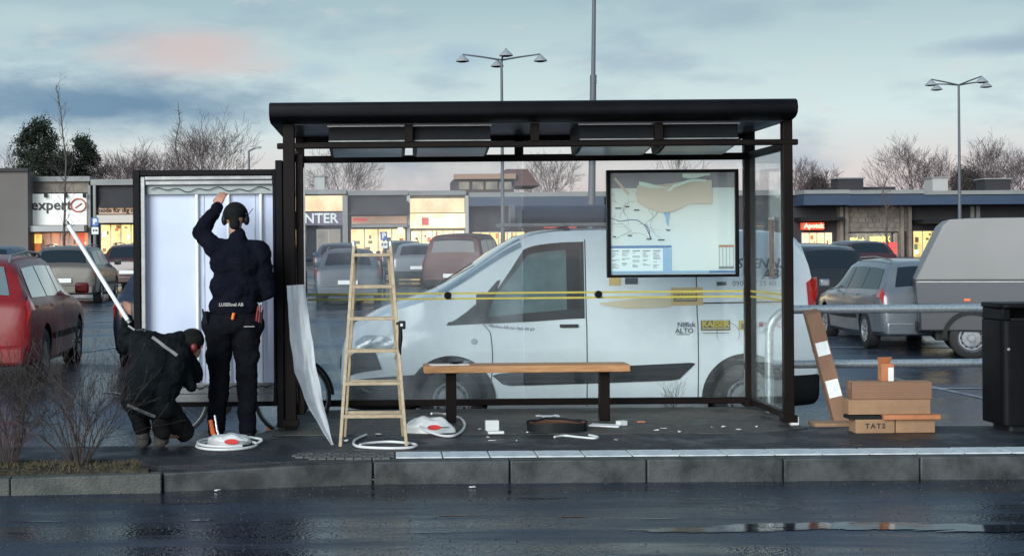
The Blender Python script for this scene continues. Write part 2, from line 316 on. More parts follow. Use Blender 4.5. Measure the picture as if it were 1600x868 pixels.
# ------------------------------------------------------------------ ground
def ground():
    xs = [-260, -120, -60, -30, -20]+[-14+.5*i for i in range(61)]+[20, 30, 60, 120, 260]
    ys = [10.95, 11.2, 11.5, 11.8]+[12+.25*i for i in range(20)]+[17, 18, 20, 22, 25, 30, 40, 60, 80, 120, 200, 400, 900]
    m = MB(); m.grid(lambda a, b: (xs[round(a*(len(xs)-1))], ys[round(b*(len(ys)-1))], gz(xs[round(a*(len(xs)-1))], ys[round(b*(len(ys)-1))])), len(xs), len(ys))
    o = m.build('parking_lot', M_lot, sm=60); o['kind'] = 'structure'
    m = MB(); m.add([(-260, -260, -.165), (260, -260, -.165), (260, 10.3, -.165), (-260, 10.3, -.165)], [(0, 1, 2, 3)])
    o = m.build('road', M_road); o['kind'] = 'structure'
    # pavement slab with the shelter pad
    m = MB()
    m.prism([(-6.5, 10.36), (-1.9, 10.28), (-1.62, 9.98), (-.1, 10.23), (16, 10.23), (16, 11.72), (-1.0, 11.9), (-1.2, 11.0), (-6.5, 11.0)], -.15, -.001, 'Z')
    o = m.build('pavement', M_pave, sm=30); o['kind'] = 'structure'
    m = MB(); m.prism([(-.95, 11.55), (2.9, 11.45), (3.52, 11.72), (3.52, 13.35), (-.95, 13.35)], -.12, .006, 'Z')
    o = m.build('shelter_pad', M_pad, bevel=.004); o['kind'] = 'structure'
    # painted bay lines
    ln = sroot('bay_lines')
    for (x0, y0, x1, y1) in ((5.6, 18.2, 8.6, 17.9), (7.2, 24, 10.5, 23.6), (6.9, 19.5, 7.4, 15.8), (-7.6, 28, -4.9, 28.6), (-5.0, 19.5, -3.6, 23.5), (-7.2, 33, -3.6, 33), (3.5, 30, 6.5, 30), (-3.2, 16, -2.2, 16.1)):
        n = 10; d = Vector((x1-x0, y1-y0, 0)).normalized(); p = Vector((-d.y, d.x, 0))*.05
        m = MB(); m.grid(lambda a, b: (lerp(x0, x1, a)+p.x*(2*b-1), lerp(y0, y1, a)+p.y*(2*b-1), gz(lerp(x0, x1, a), lerp(y0, y1, a))+.006), n, 2)
        m.build('bay_line', M_paint, ln)
    # kerbs
    kb = sroot('kerb')
    def stone(x0, y0, x1, y1, z0, z1, h=.2, w=.13, mt=M_kerb):
        d = Vector((x1-x0, y1-y0, 0)); L = d.length; d.normalize(); p = Vector((-d.y, d.x, 0)); g = .0035
        A = Vector((x0, y0, 0))+d*g; B = Vector((x1, y1, 0))-d*g
        vs = []
        for P, z in ((A, z0), (B, z1)):
            vs += [P+Vector((0, 0, z-h)), P+p*w+Vector((0, 0, z-h)), P+p*w+Vector((0, 0, z)), P+Vector((0, 0, z))]
        m = MB(); m.add(vs, [(0, 1, 2, 3), (7, 6, 5, 4), (0, 4, 5, 1), (1, 5, 6, 2), (2, 6, 7, 3), (3, 7, 4, 0)])
        m.build('kerb_stone', mt, kb, bevel=.012, seg=3)
    x = -.09; i = 0
    while x < 14:
        dy = random.uniform(-.004, .004); stone(x, 10.09+dy, x+.98, 10.09+dy, random.uniform(-.003, .003), random.uniform(-.003, .003)); x += .98
    stone(-1.56, 9.85, -.09, 10.088, -.035, 0)
    px = [(-1.56, 9.80, -.03), (-2.6, 9.74, -.045), (-3.62, 9.70, -.05), (-4.62, 9.68, -.05), (-5.6, 9.68, -.05), (-6.6, 9.68, -.05)]
    for a, b in zip(px, px[1:]): stone(b[0], b[1], a[0], a[1], b[2], a[2], w=.12, mt=M_kerb2)
    # white guide tiles behind the kerb
    tl = sroot('guide_tiles'); x = WX(615, 10.4)
    me = None; i = 0
    while x < 14:
        if me is None:
            m = MB(); m.box(.005, .34, 10.235, 10.52, -.04, .006); me = m.mesh('paving_tile')
        o = link('paving_tile', me if i == 0 else me, None if i else M_tile, tl, bevel=.003); o.location = (x, 0, random.uniform(-.001, .002)); i += 1
        x += .345
    # patch of small setts left of the white tiles
    st = sroot('sett_patch'); rs = random.Random(4); sme = None
    for r_ in range(4):
        for c_ in range(11):
            x = -.66+c_*.066+(r_ % 2)*.03; y = 10.215+r_*.078+.0*c_
            if x < -.66+(.10 if r_ == 0 else 0): continue
            if sme is None:
                m = MB(); m.box(-.029, .029, -.035, .035, -.03, .006); sme = m.mesh('sett')
            o = link('sett', sme, None if sme.materials else M_sett, st); o.location = (x, y+.02, rs.uniform(.0, .005)); o.rotation_euler = (0, 0, rs.uniform(-.05, .05))
    # planting bed with soil
    m = MB()
    def bed(a, b):
        x = lerp(-6.6, -1.66, a); y0 = 9.80+.03*a; y1 = lerp(10.42, 10.30, a) if a < .93 else lerp(10.30, 9.95, (a-.93)/.07)
        y = lerp(y0, y1, b); e = min(b, 1-b)*2
        return (x, y, -.05+.05*smooth(e*2)*(1-a*.2)+.02*noise.noise((x*6, y*6, 0))*smooth(e*4))
    m.grid(bed, 80, 12); o = m.build('planting_bed', M_soil, sm=60); o['kind'] = 'structure'
    # leaf litter / grass tufts
    m = MB(); rr = random.Random(3)
    for k in range(2600):
        x = rr.uniform(-6.4, -1.75); y = rr.uniform(9.88, 10.25); z = bed((x+6.6)/4.94, (y-9.8)/.5)[2]
        if rr.random() < .5:
            h = rr.uniform(.015, .05); a = rr.uniform(0, 6.3); w = .004
            m.add([(x-w, y, z), (x+w, y, z), (x+cos(a)*h*.6, y+sin(a)*h*.6, z+h)], [(0, 1, 2)])
        else:
            s = rr.uniform(.006, .016); a = rr.uniform(0, 6.3)
            m.add([(x+s*cos(a+q*pi/2), y+s*sin(a+q*pi/2), z+.004+rr.uniform(0, .008)) for q in range(4)], [(0, 1, 2, 3)])
    o = m.build('grass_and_litter', mat('dead_grass', (.05, .045, .02), .9, col2=(.10, .075, .035), nscale=8, namt=.9), fix=False)
    tag(o, 'dead grass and leaf litter on the planting bed soil', 'ground cover', kind='stuff')
    # puddle film on the road
    pm = MB()
    def puddle(cx, cy, rx, ry, sd, z=-.160):
        n = 48; vs = [(cx, cy, z)]
        for j in range(n):
            a = 2*pi*j/n; k = 1+.7*noise.noise((cos(a)*2.2+sd, sin(a)*2.2, 0))+.45*noise.noise((cos(a)*7+sd, sin(a)*7, 3))
            vs.append((cx+rx*k*cos(a), cy+ry*k*sin(a), z))
        pm.add(vs, [(0, 1+j, 1+(j+1) % n) for j in range(n)])
    rp = random.Random(2)
    for i in range(34):
        t = i/33; x = lerp(1.6, 5.2, t)+rp.uniform(-.1, .1); puddle(x, 8.32+.10*sin(t*5)+rp.uniform(-.07, .07), rp.uniform(.10, .50), rp.uniform(.015, .065)*(1+t*.5), 5+i*1.7, z=-.1612+.0001*i)
    for i in range(14): puddle(rp.uniform(-3, 5), rp.uniform(8.2, 9.5), rp.uniform(.04, .2), rp.uniform(.008, .02), 50+i, z=-.1605-.0001*i)
    o = pm.build('puddle', M_water); o['kind'] = 'structure'
    m = MB(); rg = random.Random(8)
    for i in range(5200):
        x = rg.uniform(-4.2, 5.4); y = 10.06-2.3*rg.random()**1.6; q = rg.uniform(.003, .010)*(1 if rg.random() < .3 else .6)
        vs = [(x+q*cos(2.1*j+i), y+q*sin(2.1*j+i)*1.2, -.166) for j in range(3)]+[(x, y, -.165+q*.9)]
        m.add(vs, [(0, 1, 3), (1, 2, 3), (2, 0, 3)])
    o = m.build('road_grit', mat('grit', (.06, .065, .07), .8, col2=(.015, .015, .018), nscale=30), fix=False); tag(o, 'loose grit and small stones scattered over the wet road', 'grit', kind='stuff')
M_water = mat('puddle_water', (.02, .025, .032), .06, spec=.5, bump=.05, bscale=9)
ground()
# ------------------------------------------------------------------ bus shelter
YF = 11.96; YB = 13.2; XL = -.80; XR = 3.425
def shelter():
    T = thing('bus_shelter', 'dark brown bus shelter with glass walls and a flat black roof on the pavement', 'bus shelter', (1.3, 12.6, 0))
    o0 = (1.3, 12.6, 0)
    def P(): return MB(o0)
    for (x, y, w) in ((XL, YF, .10), (XR, YF, .085), (XL+.02, YB, .08), (XR, YB, .10)):
        P().box(x-w/2, x+w/2, y-w/2, y+w/2, .05 if x > 0 else .006, 2.60).build('post', M_black, T, bevel=.008)
        P().box(x-w/2-.02, x+w/2+.02, y-w/2-.02, y+w/2+.02, .03, .09).build('foot_plate', M_black, T, bevel=.005)
    P().box(XR+.005, XR+.075, YF-.05, YF+.02, .006, .075).build('foot_block', M_white, T, bevel=.004)
    # wide left column (inner lining next to the poster cabinet)
    P().box(XL-.115, XL-.055, YF-.06, YF+.1, .02, 2.28).build('side_frame', M_black2, T, bevel=.006)
    P().box(XL+.052, XL+.115, YF+.02, YF+.09, .12, 2.34).build('inner_lining', M_black, T, bevel=.005)
    P().box(XL+.118, XL+.130, YF+.03, YF+.08, .8, 2.22).build('light_strip', M_silver, T)
    # roof: curved front fascia + slab
    x0, x1 = -.95, 3.46; yf = 11.72; yb = 13.42
    prof = [(yf+.02, 2.735), (yf+.06, 2.752), (yf+.4, 2.765), (yb-.1, 2.765), (yb, 2.74), (yb, 2.60), (yb-.03, 2.585), (yf+.16, 2.585), (yf+.07, 2.60), (yf+.015, 2.63), (yf, 2.68)]
    P().prism(prof, x0, x1, 'X').build('roof', M_black2, T, bevel=.006)
    P().box(x0+.10, x1-.05, yf+.2, yb-.12, 2.577, 2.5849).build('ceiling_panel', M_under, T)
    # upper rails
    P().box(XL-.10, XR+.09, YF-.045, YF+.0, 2.375, 2.425).build('front_rail', M_black, T, bevel=.01)
    P().box(XL, XR, YB-.03, YB+.03, 2.335, 2.40).build('back_rail', M_black, T, bevel=.008)
    P().box(XL+.05, XR-.05, YB+.028, YB+.085, 2.53, 2.584).build('roof_beam', M_black, T, bevel=.008)
    for x in (XL, XR): P().box(x-.03, x+.03, YF+.05, YB-.05, 2.34, 2.40).build('side_rail', M_black, T, bevel=.006)
    P().box(XL+.06, XR-.05, YB-.03, YB+.03, .055, .115).build('bottom_rail', M_black, T, bevel=.008)
    P().box(XR-.025, XR+.025, YF+.04, YB-.05, .05, .11).build('bottom_rail', M_black, T, bevel=.006)
    for px in (640, 837, 1030): 
        x = WX(px, YF); P().box(x-.035, x+.035, YF-.035, YF+.035, 2.425, 2.59).build('strut', M_black, T, bevel=.004)
    for px in (812, 990):
        x = WX(px, YB); P().box(x-.04, x+.04, YB-.03, YB+.03, 2.40, 2.585).build('strut', M_black, T, bevel=.004)
    # glass panes
    P().box(XL+.07, 1.30, YB-.005, YB+.005, .115, 2.335).build('glass_pane', M_glass, T)
    P().box(1.308, XR-.055, YB-.005, YB+.005, .115, 2.335).build('glass_pane', M_glassr, T)
    P().box(XR-.004, XR+.004, YF+.045, YB-.055, .11, 2.34).build('side_pane', M_glass2, T)
    # yellow safety stripes on the glass and their black clips
    for z in (1.055, 1.105):
        P().box(XL+.08, XR-.06, YB-.0095, YB-.0055, z-.009, z+.009).build('stripe', M_yellow, T)
        P().box(XR-.0085, XR-.0045, YF+.05, YB-.06, z-.009, z+.009).build('stripe', M_yellow, T)
    for px in (699, 934):
        x = WX(px, YB); P().lathe([(0, -.05), (.03, -.05), (.036, -.03), (.036, -.006), (0, -.006)], (x, YB, 1.085), 'Y', 14).build('glass_clip', M_black2, T, sm=40)
    P().box(XR-.03, XR-.014, YF+.35, YF+.45, 1.25, 1.75).build('notice_strip', mat('notice_brown', (.13, .08, .06), .5, col2=(.06, .04, .04), nscale=12), T)
    P().box(XR-.032, XR-.012, YF+.345, YF+.455, 1.752, 1.775).build('notice_cap', M_silver, T)
    return T
M_glass = glass_mat('shelter_glass', tint=(.97,.985,.99), film=.018, dirt=.11, fscale=2.4, filmcol=(.78, .87, .92))
M_glassr = glass_mat('shelter_glass_clean', tint=(.97,.985,.985), film=.008, dirt=.03, filmcol=(.80, .88, .90))
M_glass2 = glass_mat('side_glass', refl=.3, tint=(.95,.97,.97), film=.03, dirt=.05, filmcol=(.70, .78, .78))
shelter()
def ceiling_lights():
    for (a, b, lab) in ((515, 635, 'grey ceiling light panel nearest the poster cabinet under the shelter roof'), (648, 768, 'grey ceiling light panel second from the left under the shelter roof'),
                      (907, 1025, 'grey ceiling light panel above the map, third from the left'), (1038, 1155, 'grey ceiling light panel at the right end of the shelter roof')):
        y = 12.02; xa = WX(a, y); xb = WX(b, y); c = Vector(((xa+xb)/2, y, 2.42))
        T = thing('ceiling_light', lab, 'light', c, 0, 'ceiling light panels hung under the shelter roof'); hw = (xb-xa)/2
        sh = .06 if a < 800 else -.06
        m = MB(); m.prism([(-.0, .0), (.02, .15), (.50, .165), (.62, .16), (.62, .05), (.52, -.075), (.0, -.02)], -hw, hw, 'X'); 
        o = m.build('housing', M_panel, T, bevel=.004)
        MB().box(-hw-.01, hw+.01, -.012, .012, .146, .160).build('top_edge', M_chrome, T)
        MB().box(-hw, hw, -.012, .0, .018, .028).build('lower_edge', M_silver, T)
        m = MB(); m.grid(lambda u, v: (lerp(-hw+.03, hw-.03, u), lerp(.04, .50, v), -.028-.052*v-.012*sin(pi*v)), 8, 8)
        m.build('diffuser', mat('diffuser', (.35, .40, .42), .25) if 'diffuser' not in MATS else MATS['diffuser'], T, sm=60)
    T = MB().lathe([(0, -.01), (.028, -.008), (.034, .004), (0, .02)], (0, 0, 0), 'Z', 14).build('red_reflection', mat('red_glint', (.8, .05, .03), .4, emit=(1, .06, .04), es=1.6), None, sm=40)  # glowing red disc added for a red reflection, no lamp there
    T.scale = (1.5, 1, .8); T.location = W(930, 231, YB-.06); tag(T, 'small red lit lamp on the back rail under the shelter roof', 'lamp')  # added disc standing in for a red reflection, not a real lamp
ceiling_lights()
# ------------------------------------------------------------------ map case on the glass
def map_case():
    Y = 13.12; xa, xb = WX(950, Y), WX(1152, Y); z1 = W(1050, 266, Y).z; z0 = W(1050, 432, Y).z
    o = Vector(((xa+xb)/2, Y, (z0+z1)/2)); T = thing('map_case', 'black framed bus map case fixed to the shelter back glass', 'map case', o)
    w = (xb-xa)/2; h = (z1-z0)/2; t = .022
    def bx(x0, x1, y0, y1, a, b, n, m, **k): return MB().box(x0, x1, y0, y1, a, b).build(n, m, T, **k)
    bx(-w, w, .0, .03, -h, h, 'back_board', mat('map_paper', (.78, .76, .71), .6, col2=(.64, .71, .78), nscale=1.6, namt=.3))
    bx(-w-.01, w+.01, -.035, .035, h-t, h+.005, 'frame_rail', M_black2, bevel=.004); bx(-w-.01, w+.01, -.035, .035, -h-.005, -h+t, 'frame_rail', M_black2, bevel=.004)
    bx(-w-.01, -w+t, -.034, .034, -h+t, h-t, 'frame_stile', M_black2); bx(w-t, w+.01, -.034, .034, -h+t, h-t, 'frame_stile', M_black2)
    # printed matter: thin flat layers on the sheet. u,v in 0..1 of the case
    U = lambda u: lerp(-w+t, w-t, u); V = lambda v: lerp(h-t, -h+t, v)
    blue = mat('print_blue', (.10, .20, .42), .6); lblue = mat('print_light_blue', (.30, .46, .66), .6); grey = mat('print_grey', (.25, .25, .26), .6); blk = mat('print_black', (.03, .03, .03), .6)
    head = mat('print_head', (.30, .29, .33), .5, col2=(.24, .24, .28), nscale=3); orr = mat('print_orange', (.50, .20, .10), .6); tan = mat('print_tan', (.44, .36, .28), .6); road = mat('print_road', (.36, .345, .33), .6)
    pale = mat('print_pale', (.80, .85, .90), .6)
    def R_(u0, u1, v0, v1, n, m, y=-.002): return MB().box(U(u0), U(u1), y-.001, y+.0015, V(v1), V(v0)).build(n, m, T)
    R_(.0, 1, .0, .15, 'map_header', head)
    R_(.0, .49, .715, .985, 'timetable', pale); R_(.0, .49, .715, .74, 'timetable_band', blue, -.006); R_(.42, .49, .745, .985, 'timetable_column', lblue, -.006)
    R_(0, .79, .965, .99, 'footer_band', lblue, -.0085); R_(.79, 1, .965, .99, 'footer_band', blue, -.0085)
    R_(.87, .99, .715, .735, 'legend_band', orr, -.004); m = MB()
    for k in range(5): u = .872+k*.028; m.box(U(u), U(u+.003), -.005, -.002, V(.95), V(.735))
    m.box(U(.87), U(.99), -.005, -.002, V(.95), V(.925)); m.build('legend_lines', grey, T, kind='stuff')
    m = MB(); rr = random.Random(4)
    for c in range(5):
        u = .01+c*.083
        m.box(U(u), U(u+.06), -.006, -.003, V(.772), V(.762))
        v = .785
        while v < .93-(c % 2)*.02:
            m.box(U(u), U(u+rr.uniform(.02, .065)), -.006, -.0035, V(v+.005), V(v)); v += rr.choice((.012, .012, .03))
    m.build('timetable_text', grey, T, kind='stuff')
    m = MB()
    def line(pts, wd, y=-.004):
        for (a, b) in zip(pts, pts[1:]):
            p0 = Vector((U(a[0]), y, V(a[1]))); p1 = Vector((U(b[0]), y, V(b[1]))); m.bar(p0, p1, wd, .0012, up=(0, 1, 0))
    for i in range(16):
        a = (rr.uniform(.03, .42), rr.uniform(.22, .66)); pts = [a]; ang = rr.uniform(0, 6.3)
        for k in range(5):
            ang += rr.uniform(-.7, .7); a = (min(.48, max(.02, a[0]+.04*cos(ang))), min(.68, max(.2, a[1]+.045*sin(ang)))); pts.append(a)
        line(pts, .0025)
    line([(.02, .5), (.1, .5), (.17, .57), (.08, .62), (.04, .65)], .004); line([(.3, .48), (.36, .43), (.4, .34), (.41, .24)], .005)
    m.build('map_roads', road, T, kind='stuff')
    m = MB(); line([(.0, .44), (.08, .475), (.16, .46), (.22, .465), (.28, .52), (.31, .6), (.33, .65)], .007, -.0055); line([(.28, .5), (.31, .56), (.32, .66)], .006, -.0055); line([(.445, .55), (.453, .57)], .006, -.0055)
    m.build('map_river', mat('print_navy', (.09, .12, .28), .6), T, kind='stuff')
    m = MB(); m.add([(U(a), -.0065, V(b)) for a, b in ((.44, .35), (.465, .355), (.478, .41), (.472, .47), (.466, .53), (.45, .5), (.444, .44), (.43, .40))], [tuple(range(8))]); m.build('map_lake', lblue, T)
    m = MB()
    for (u, v, l) in ((.04, .34, .05), (.12, .325, .035), (.19, .36, .045), (.36, .34, .05), (.24, .29, .03), (.38, .655, .055), (.29, .645, .04), (.02, .62, .025), (.14, .61, .035), (.455, .56, .025), (.21, .20, .03), (.38, .2, .03)):
        m.box(U(u), U(u+l), -.0085, -.007, V(v+.012), V(v))
    m.build('place_names', blk, T, kind='stuff')
    # peach layer and pale wavy strips across the top of the map
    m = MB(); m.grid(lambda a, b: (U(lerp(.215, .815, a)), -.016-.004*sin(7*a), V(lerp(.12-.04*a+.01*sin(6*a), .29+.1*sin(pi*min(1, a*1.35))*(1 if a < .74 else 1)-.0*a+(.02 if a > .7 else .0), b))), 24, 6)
    m.build('peach_patch', mat('peach_layer', (.66, .53, .44), .6, col2=(.64, .57, .49), nscale=1.4), T, sm=60)
    m = MB(); m.grid(lambda a, b: (U(lerp(.23, .77, a)), -.022-.006*sin(9*a+2*b), V(.085+.07*sin(pi*min(1, a*1.2))**2*(1 if a < .5 else .6)-.02*a+.045*b*(1-.5*a)+.004*sin(14*a))), 30, 5)
    m.build('wavy_strip', mat('pale_strip', (.72, .82, .76), .5), T, sm=60)
    m = MB(); m.grid(lambda a, b: (U(lerp(.58, .8, a)), -.02-.004*sin(9*a), V(.012+.035*b+.015*sin(5*a)*b)), 12, 3); m.build('wavy_strip', MATS['pale_strip'], T, sm=60)
    m = MB(); m.grid(lambda a, b: (U(lerp(.03, .14, a)+.012*b), -.012, V(.06+.16*a+.0*b-.02*b)), 6, 2); m.build('peach_strip', MATS['peach_layer'], T)
    o = MB().box(-w+t, w-t, -.030, -.028, -h+t, h-t).build('glass_cover', glass_mat('case_glass', film=.012, dirt=.02), T)
map_case()
# ------------------------------------------------------------------ poster cabinet
def cabinet():
    Y = 11.9; x0 = WX(208, Y); x1 = XL-.118; z1 = W(320, 265, Y).z; z0 = W(320, 635, Y).z
    T = thing('poster_cabinet', 'open black poster light cabinet with white inner panels, left of the bus shelter', 'poster cabinet', ((x0+x1)/2, Y, z0))
    o = ((x0+x1)/2, Y, z0)
    def bx(a, b, c, d, e, f, n, m, **k): return MB(o).box(a, b, c, d, e, f).build(n, m, T, **k)
    bx(x0, x0+.06, Y, Y+.18, z0, z1, 'frame_side', M_black2, bevel=.006)
    bx(x1-.02, x1, Y, Y+.18, z0, z1, 'frame_side', M_black2)
    bx(x0+.061, x1-.021, Y, Y+.18, z1-.05, z1-.001, 'frame_top', M_black2, bevel=.006)
    bx(x0+.061, x1-.021, Y, Y+.18, z0+.001, z0+.035, 'frame_bottom', M_black2, bevel=.004)
    bx(x0+.062, x1-.022, Y+.12, Y+.17, z0+.03, z1-.052, 'back_panel', M_opal_glow)
    # silver inner trims
    bx(x0+.063, x0+.10, Y+.015, Y+.10, z0+.036, z1-.055, 'inner_trim', M_silver, bevel=.005)
    for k, (a, b, y) in enumerate(((z1-.085, z1-.053, .01), (z1-.125, z1-.09, .03), (z1-.205, z1-.13, .07))):
        bx(x0+.101, x1-.023, Y+y, Y+y+.04, a, b, 'inner_trim', M_silver if k < 2 else mat('pale_trim', (.30, .34, .34), .5), bevel=.004)
    for k, (a, b, y) in enumerate(((z0+.037, z0+.10, .01), (z0+.105, z0+.15, .04), (z0+.155, z0+.19, .08))):
        bx(x0+.101, x1-.023, Y+y, Y+y+.04, a, b, 'bottom_tray', M_silver, bevel=.006)
    m = MB(o); pts = [(lerp(x0+.15, x1-.05, i/40), Y+.05, z1-.165+.012*sin(i*.9)+.01*sin(i*.37)) for i in range(41)]
    m.tube(pts, .0035, 6).build('cable', M_dark, T, sm=60)
    m = MB(o); pts = [(lerp(x0+.35, x1-.05, i/40), Y+.03, z0+.165+.01*sin(i*1.1)+.008*sin(i*.5)) for i in range(41)]
    m.tube(pts, .005, 6).build('cable', M_dark, T, sm=60)
    zt = z1-.2; zb = z0+.19
    for px in (308, 357, 408):
        x = WX(px, Y+.08)
        MB(o).tube([(x, Y+.09, zb), (x, Y+.09, zt)], .014, 10).build('light_tube', M_tube, T, sm=60)
        MB(o).box(x-.03, x+.03, Y+.075, Y+.115, zt-.0, zt+.04).build('tube_holder', M_silver, T, bevel=.003)
    for px in (318, 398):
        x = WX(px, Y+.1); bx(x-.006, x+.006, Y+.112, Y+.12, zb, zt, 'panel_joint', M_sheet)
    # rear brackets tying the cabinet to the shelter posts
    for z in (z0+.3, z1-.3): bx(x1-.001, XL-.054, Y+.10, Y+.14, z, z+.05, 'bracket', M_black2)
cabinet()
# ------------------------------------------------------------------ bench
def bench():
    Y = 12.33; xa, xb = WX(660, Y), WX(980, Y); c = ((xa+xb)/2, Y, 0)
    T = thing('bench', 'plain pine plank bench on two dark posts inside the shelter', 'bench', c)
    z = .505
    MB(c).box(xa, xb, Y-.12, Y+.20, z-.062, z).build('seat_plank', M_wood, T, bevel=.006)
    for px in (703, 942):
        x = WX(px, Y+.05); MB(c).box(x-.045, x+.045, Y+.0, Y+.10, .006, z-.062).build('leg', M_black, T, bevel=.006)
        MB(c).box(x-.06, x+.06, Y-.06, Y+.16, z-.072, z-.0625).build('bracket', M_black2, T)
    # things lying on the bench
    p = W(690, 566, Y)
    o = MB().box(-.17, .17, -.05, .05, 0, .008).build('folded_paper', M_paper); o.location = (WX(700, Y), Y, z); o.rotation_euler = (0, 0, .1); tag(o, 'folded white papers lying on the left end of the bench', 'papers')
    T = thing('pliers', 'dark handled pliers lying on the papers at the left end of the bench', 'pliers', (WX(722, Y), Y+.02, z+.012), .35)
    for s in (-1, 1):
        MB().tube([(-.11, .035*s, .006), (-.06, .03*s, .008), (0, .004*s, .01)], [.008, .008, .006], 8).build('handle', M_dark, T, sm=60)
        MB().tube([(0, .004*s, .01), (.04, .014*s, .012), (.08, .003*s, .02)], [.007, .008, .003], 8).build('jaw', M_chrome, T, sm=60)
bench()
# ------------------------------------------------------------------ ladder
def ladder():
    Y = 10.85; T = thing('stepladder', 'pale wooden folding stepladder standing open before the shelter', 'ladder', (WX(581, Y), Y, 0))
    o = Vector((WX(581, Y), Y, 0)); H = 1.545
    # front frame: wide at foot, narrow at top, leans back
    def fr(s, t): return Vector((lerp(.255*s, .145*s, t), lerp(0, .30, t), lerp(.0, H, t)))
    def bk(s, t): return Vector((lerp(.235*s, .125*s, t), lerp(.62, .34, t), lerp(.0, H-.03, t)))
    for s in (-1, 1):
        MB().bar(fr(s, 0), fr(s, 1), .026, .05, up=(0, 1, 0)).build('front_rail', M_ladder, T, bevel=.004)
        MB().bar(bk(s, 0), bk(s, 1), .022, .04, up=(0, 1, 0)).build('rear_rail', M_ladder, T, bevel=.004)
        MB().lathe([(0, -.02), (.016, -.018), (.016, .03), (.008, .045), (0, .045)], fr(s, 1)+Vector((0, .02, 0)), 'Z', 10).build('hinge', M_chrome, T, sm=40)
        MB().tube([fr(s, .45)-Vector((.02*s, 0, 0)), bk(s, .42)-Vector((.02*s, 0, 0))], .003, 5).build('stay_cord', M_dark, T)
    for k in range(6):
        t = (.23+k*.249)/H
        if t > .98: continue
        MB().bar(fr(-1, t), fr(1, t), .055, .026).build('step', M_ladder, T, bevel=.003)
        if k < 5:
            t = (.20+k*.262)/H; MB().bar(bk(-1, t), bk(1, t), .03, .028).build('rear_rung', M_ladder, T, bevel=.003)
ladder()
def tool_strap():
    Y = 10.9; p = W(628, 505, Y)
    T = thing('tool_holster', 'small black tool holster hanging on the right rail of the stepladder', 'tool holster', p)
    MB().box(-.028, .028, -.02, .02, -.045, .02).build('pouch', M_dark, T, bevel=.008)
    MB().box(-.012, .006, -.023, -.0205, -.02, .0).build('badge', M_paper, T)
    MB().tube([(-.01, 0, -.04), (-.012, .005, -.12), (-.018, 0, -.19), (-.012, .0, -.24)], [.014, .018, .012, .006], 8).build('strap', M_dark2, T, sm=60)
    MB().box(-.045, -.012, -.006, .012, -.01, .01).build('hook', M_dark, T)
tool_strap()
# ------------------------------------------------------------------ curled plastic sheet
def sheet():
    Lp = [(448, 446, 11.55), (450, 480, 11.5), (453, 530, 11.45), (461, 580, 11.35), (476, 622, 11.2), (497, 663, 11.05), (519, 697, 10.88)]
    Rp = [(476, 444, 11.72), (480, 475, 11.7), (486, 520, 11.6), (494, 570, 11.5), (503, 620, 11.3), (512, 660, 11.1), (522, 696, 10.90)]
    def at(l, t):
        f = t*(len(l)-1); i = min(int(f), len(l)-2); f -= i; a = W(*l[i]); b = W(*l[i+1]); return a.lerp(b, f)
    def fn(t, u):
        p = at(Lp, t).lerp(at(Rp, t), u)
        p.y += .05*sin(pi*u)*sin(pi*t)+.02*noise.noise((u*3, t*6, 1)); p.x += .010*noise.noise((u*2, t*9, 5)); p.y += .018*abs(noise.noise((u*4+t*2, t*4, 8)))-.02*abs(u-.45); p.z = max(p.z, .012); return p
    m = MB(); m.grid(fn, 70, 20); o = m.build('plastic_sheet', glass_mat('sheet_film', refl=.12, film=.80, dirt=.15, filmcol=(.86, .89, .93), fscale=5), sm=70)
    tag(o, 'curled white plastic sheet leaning on the left shelter post', 'plastic sheet')
sheet()
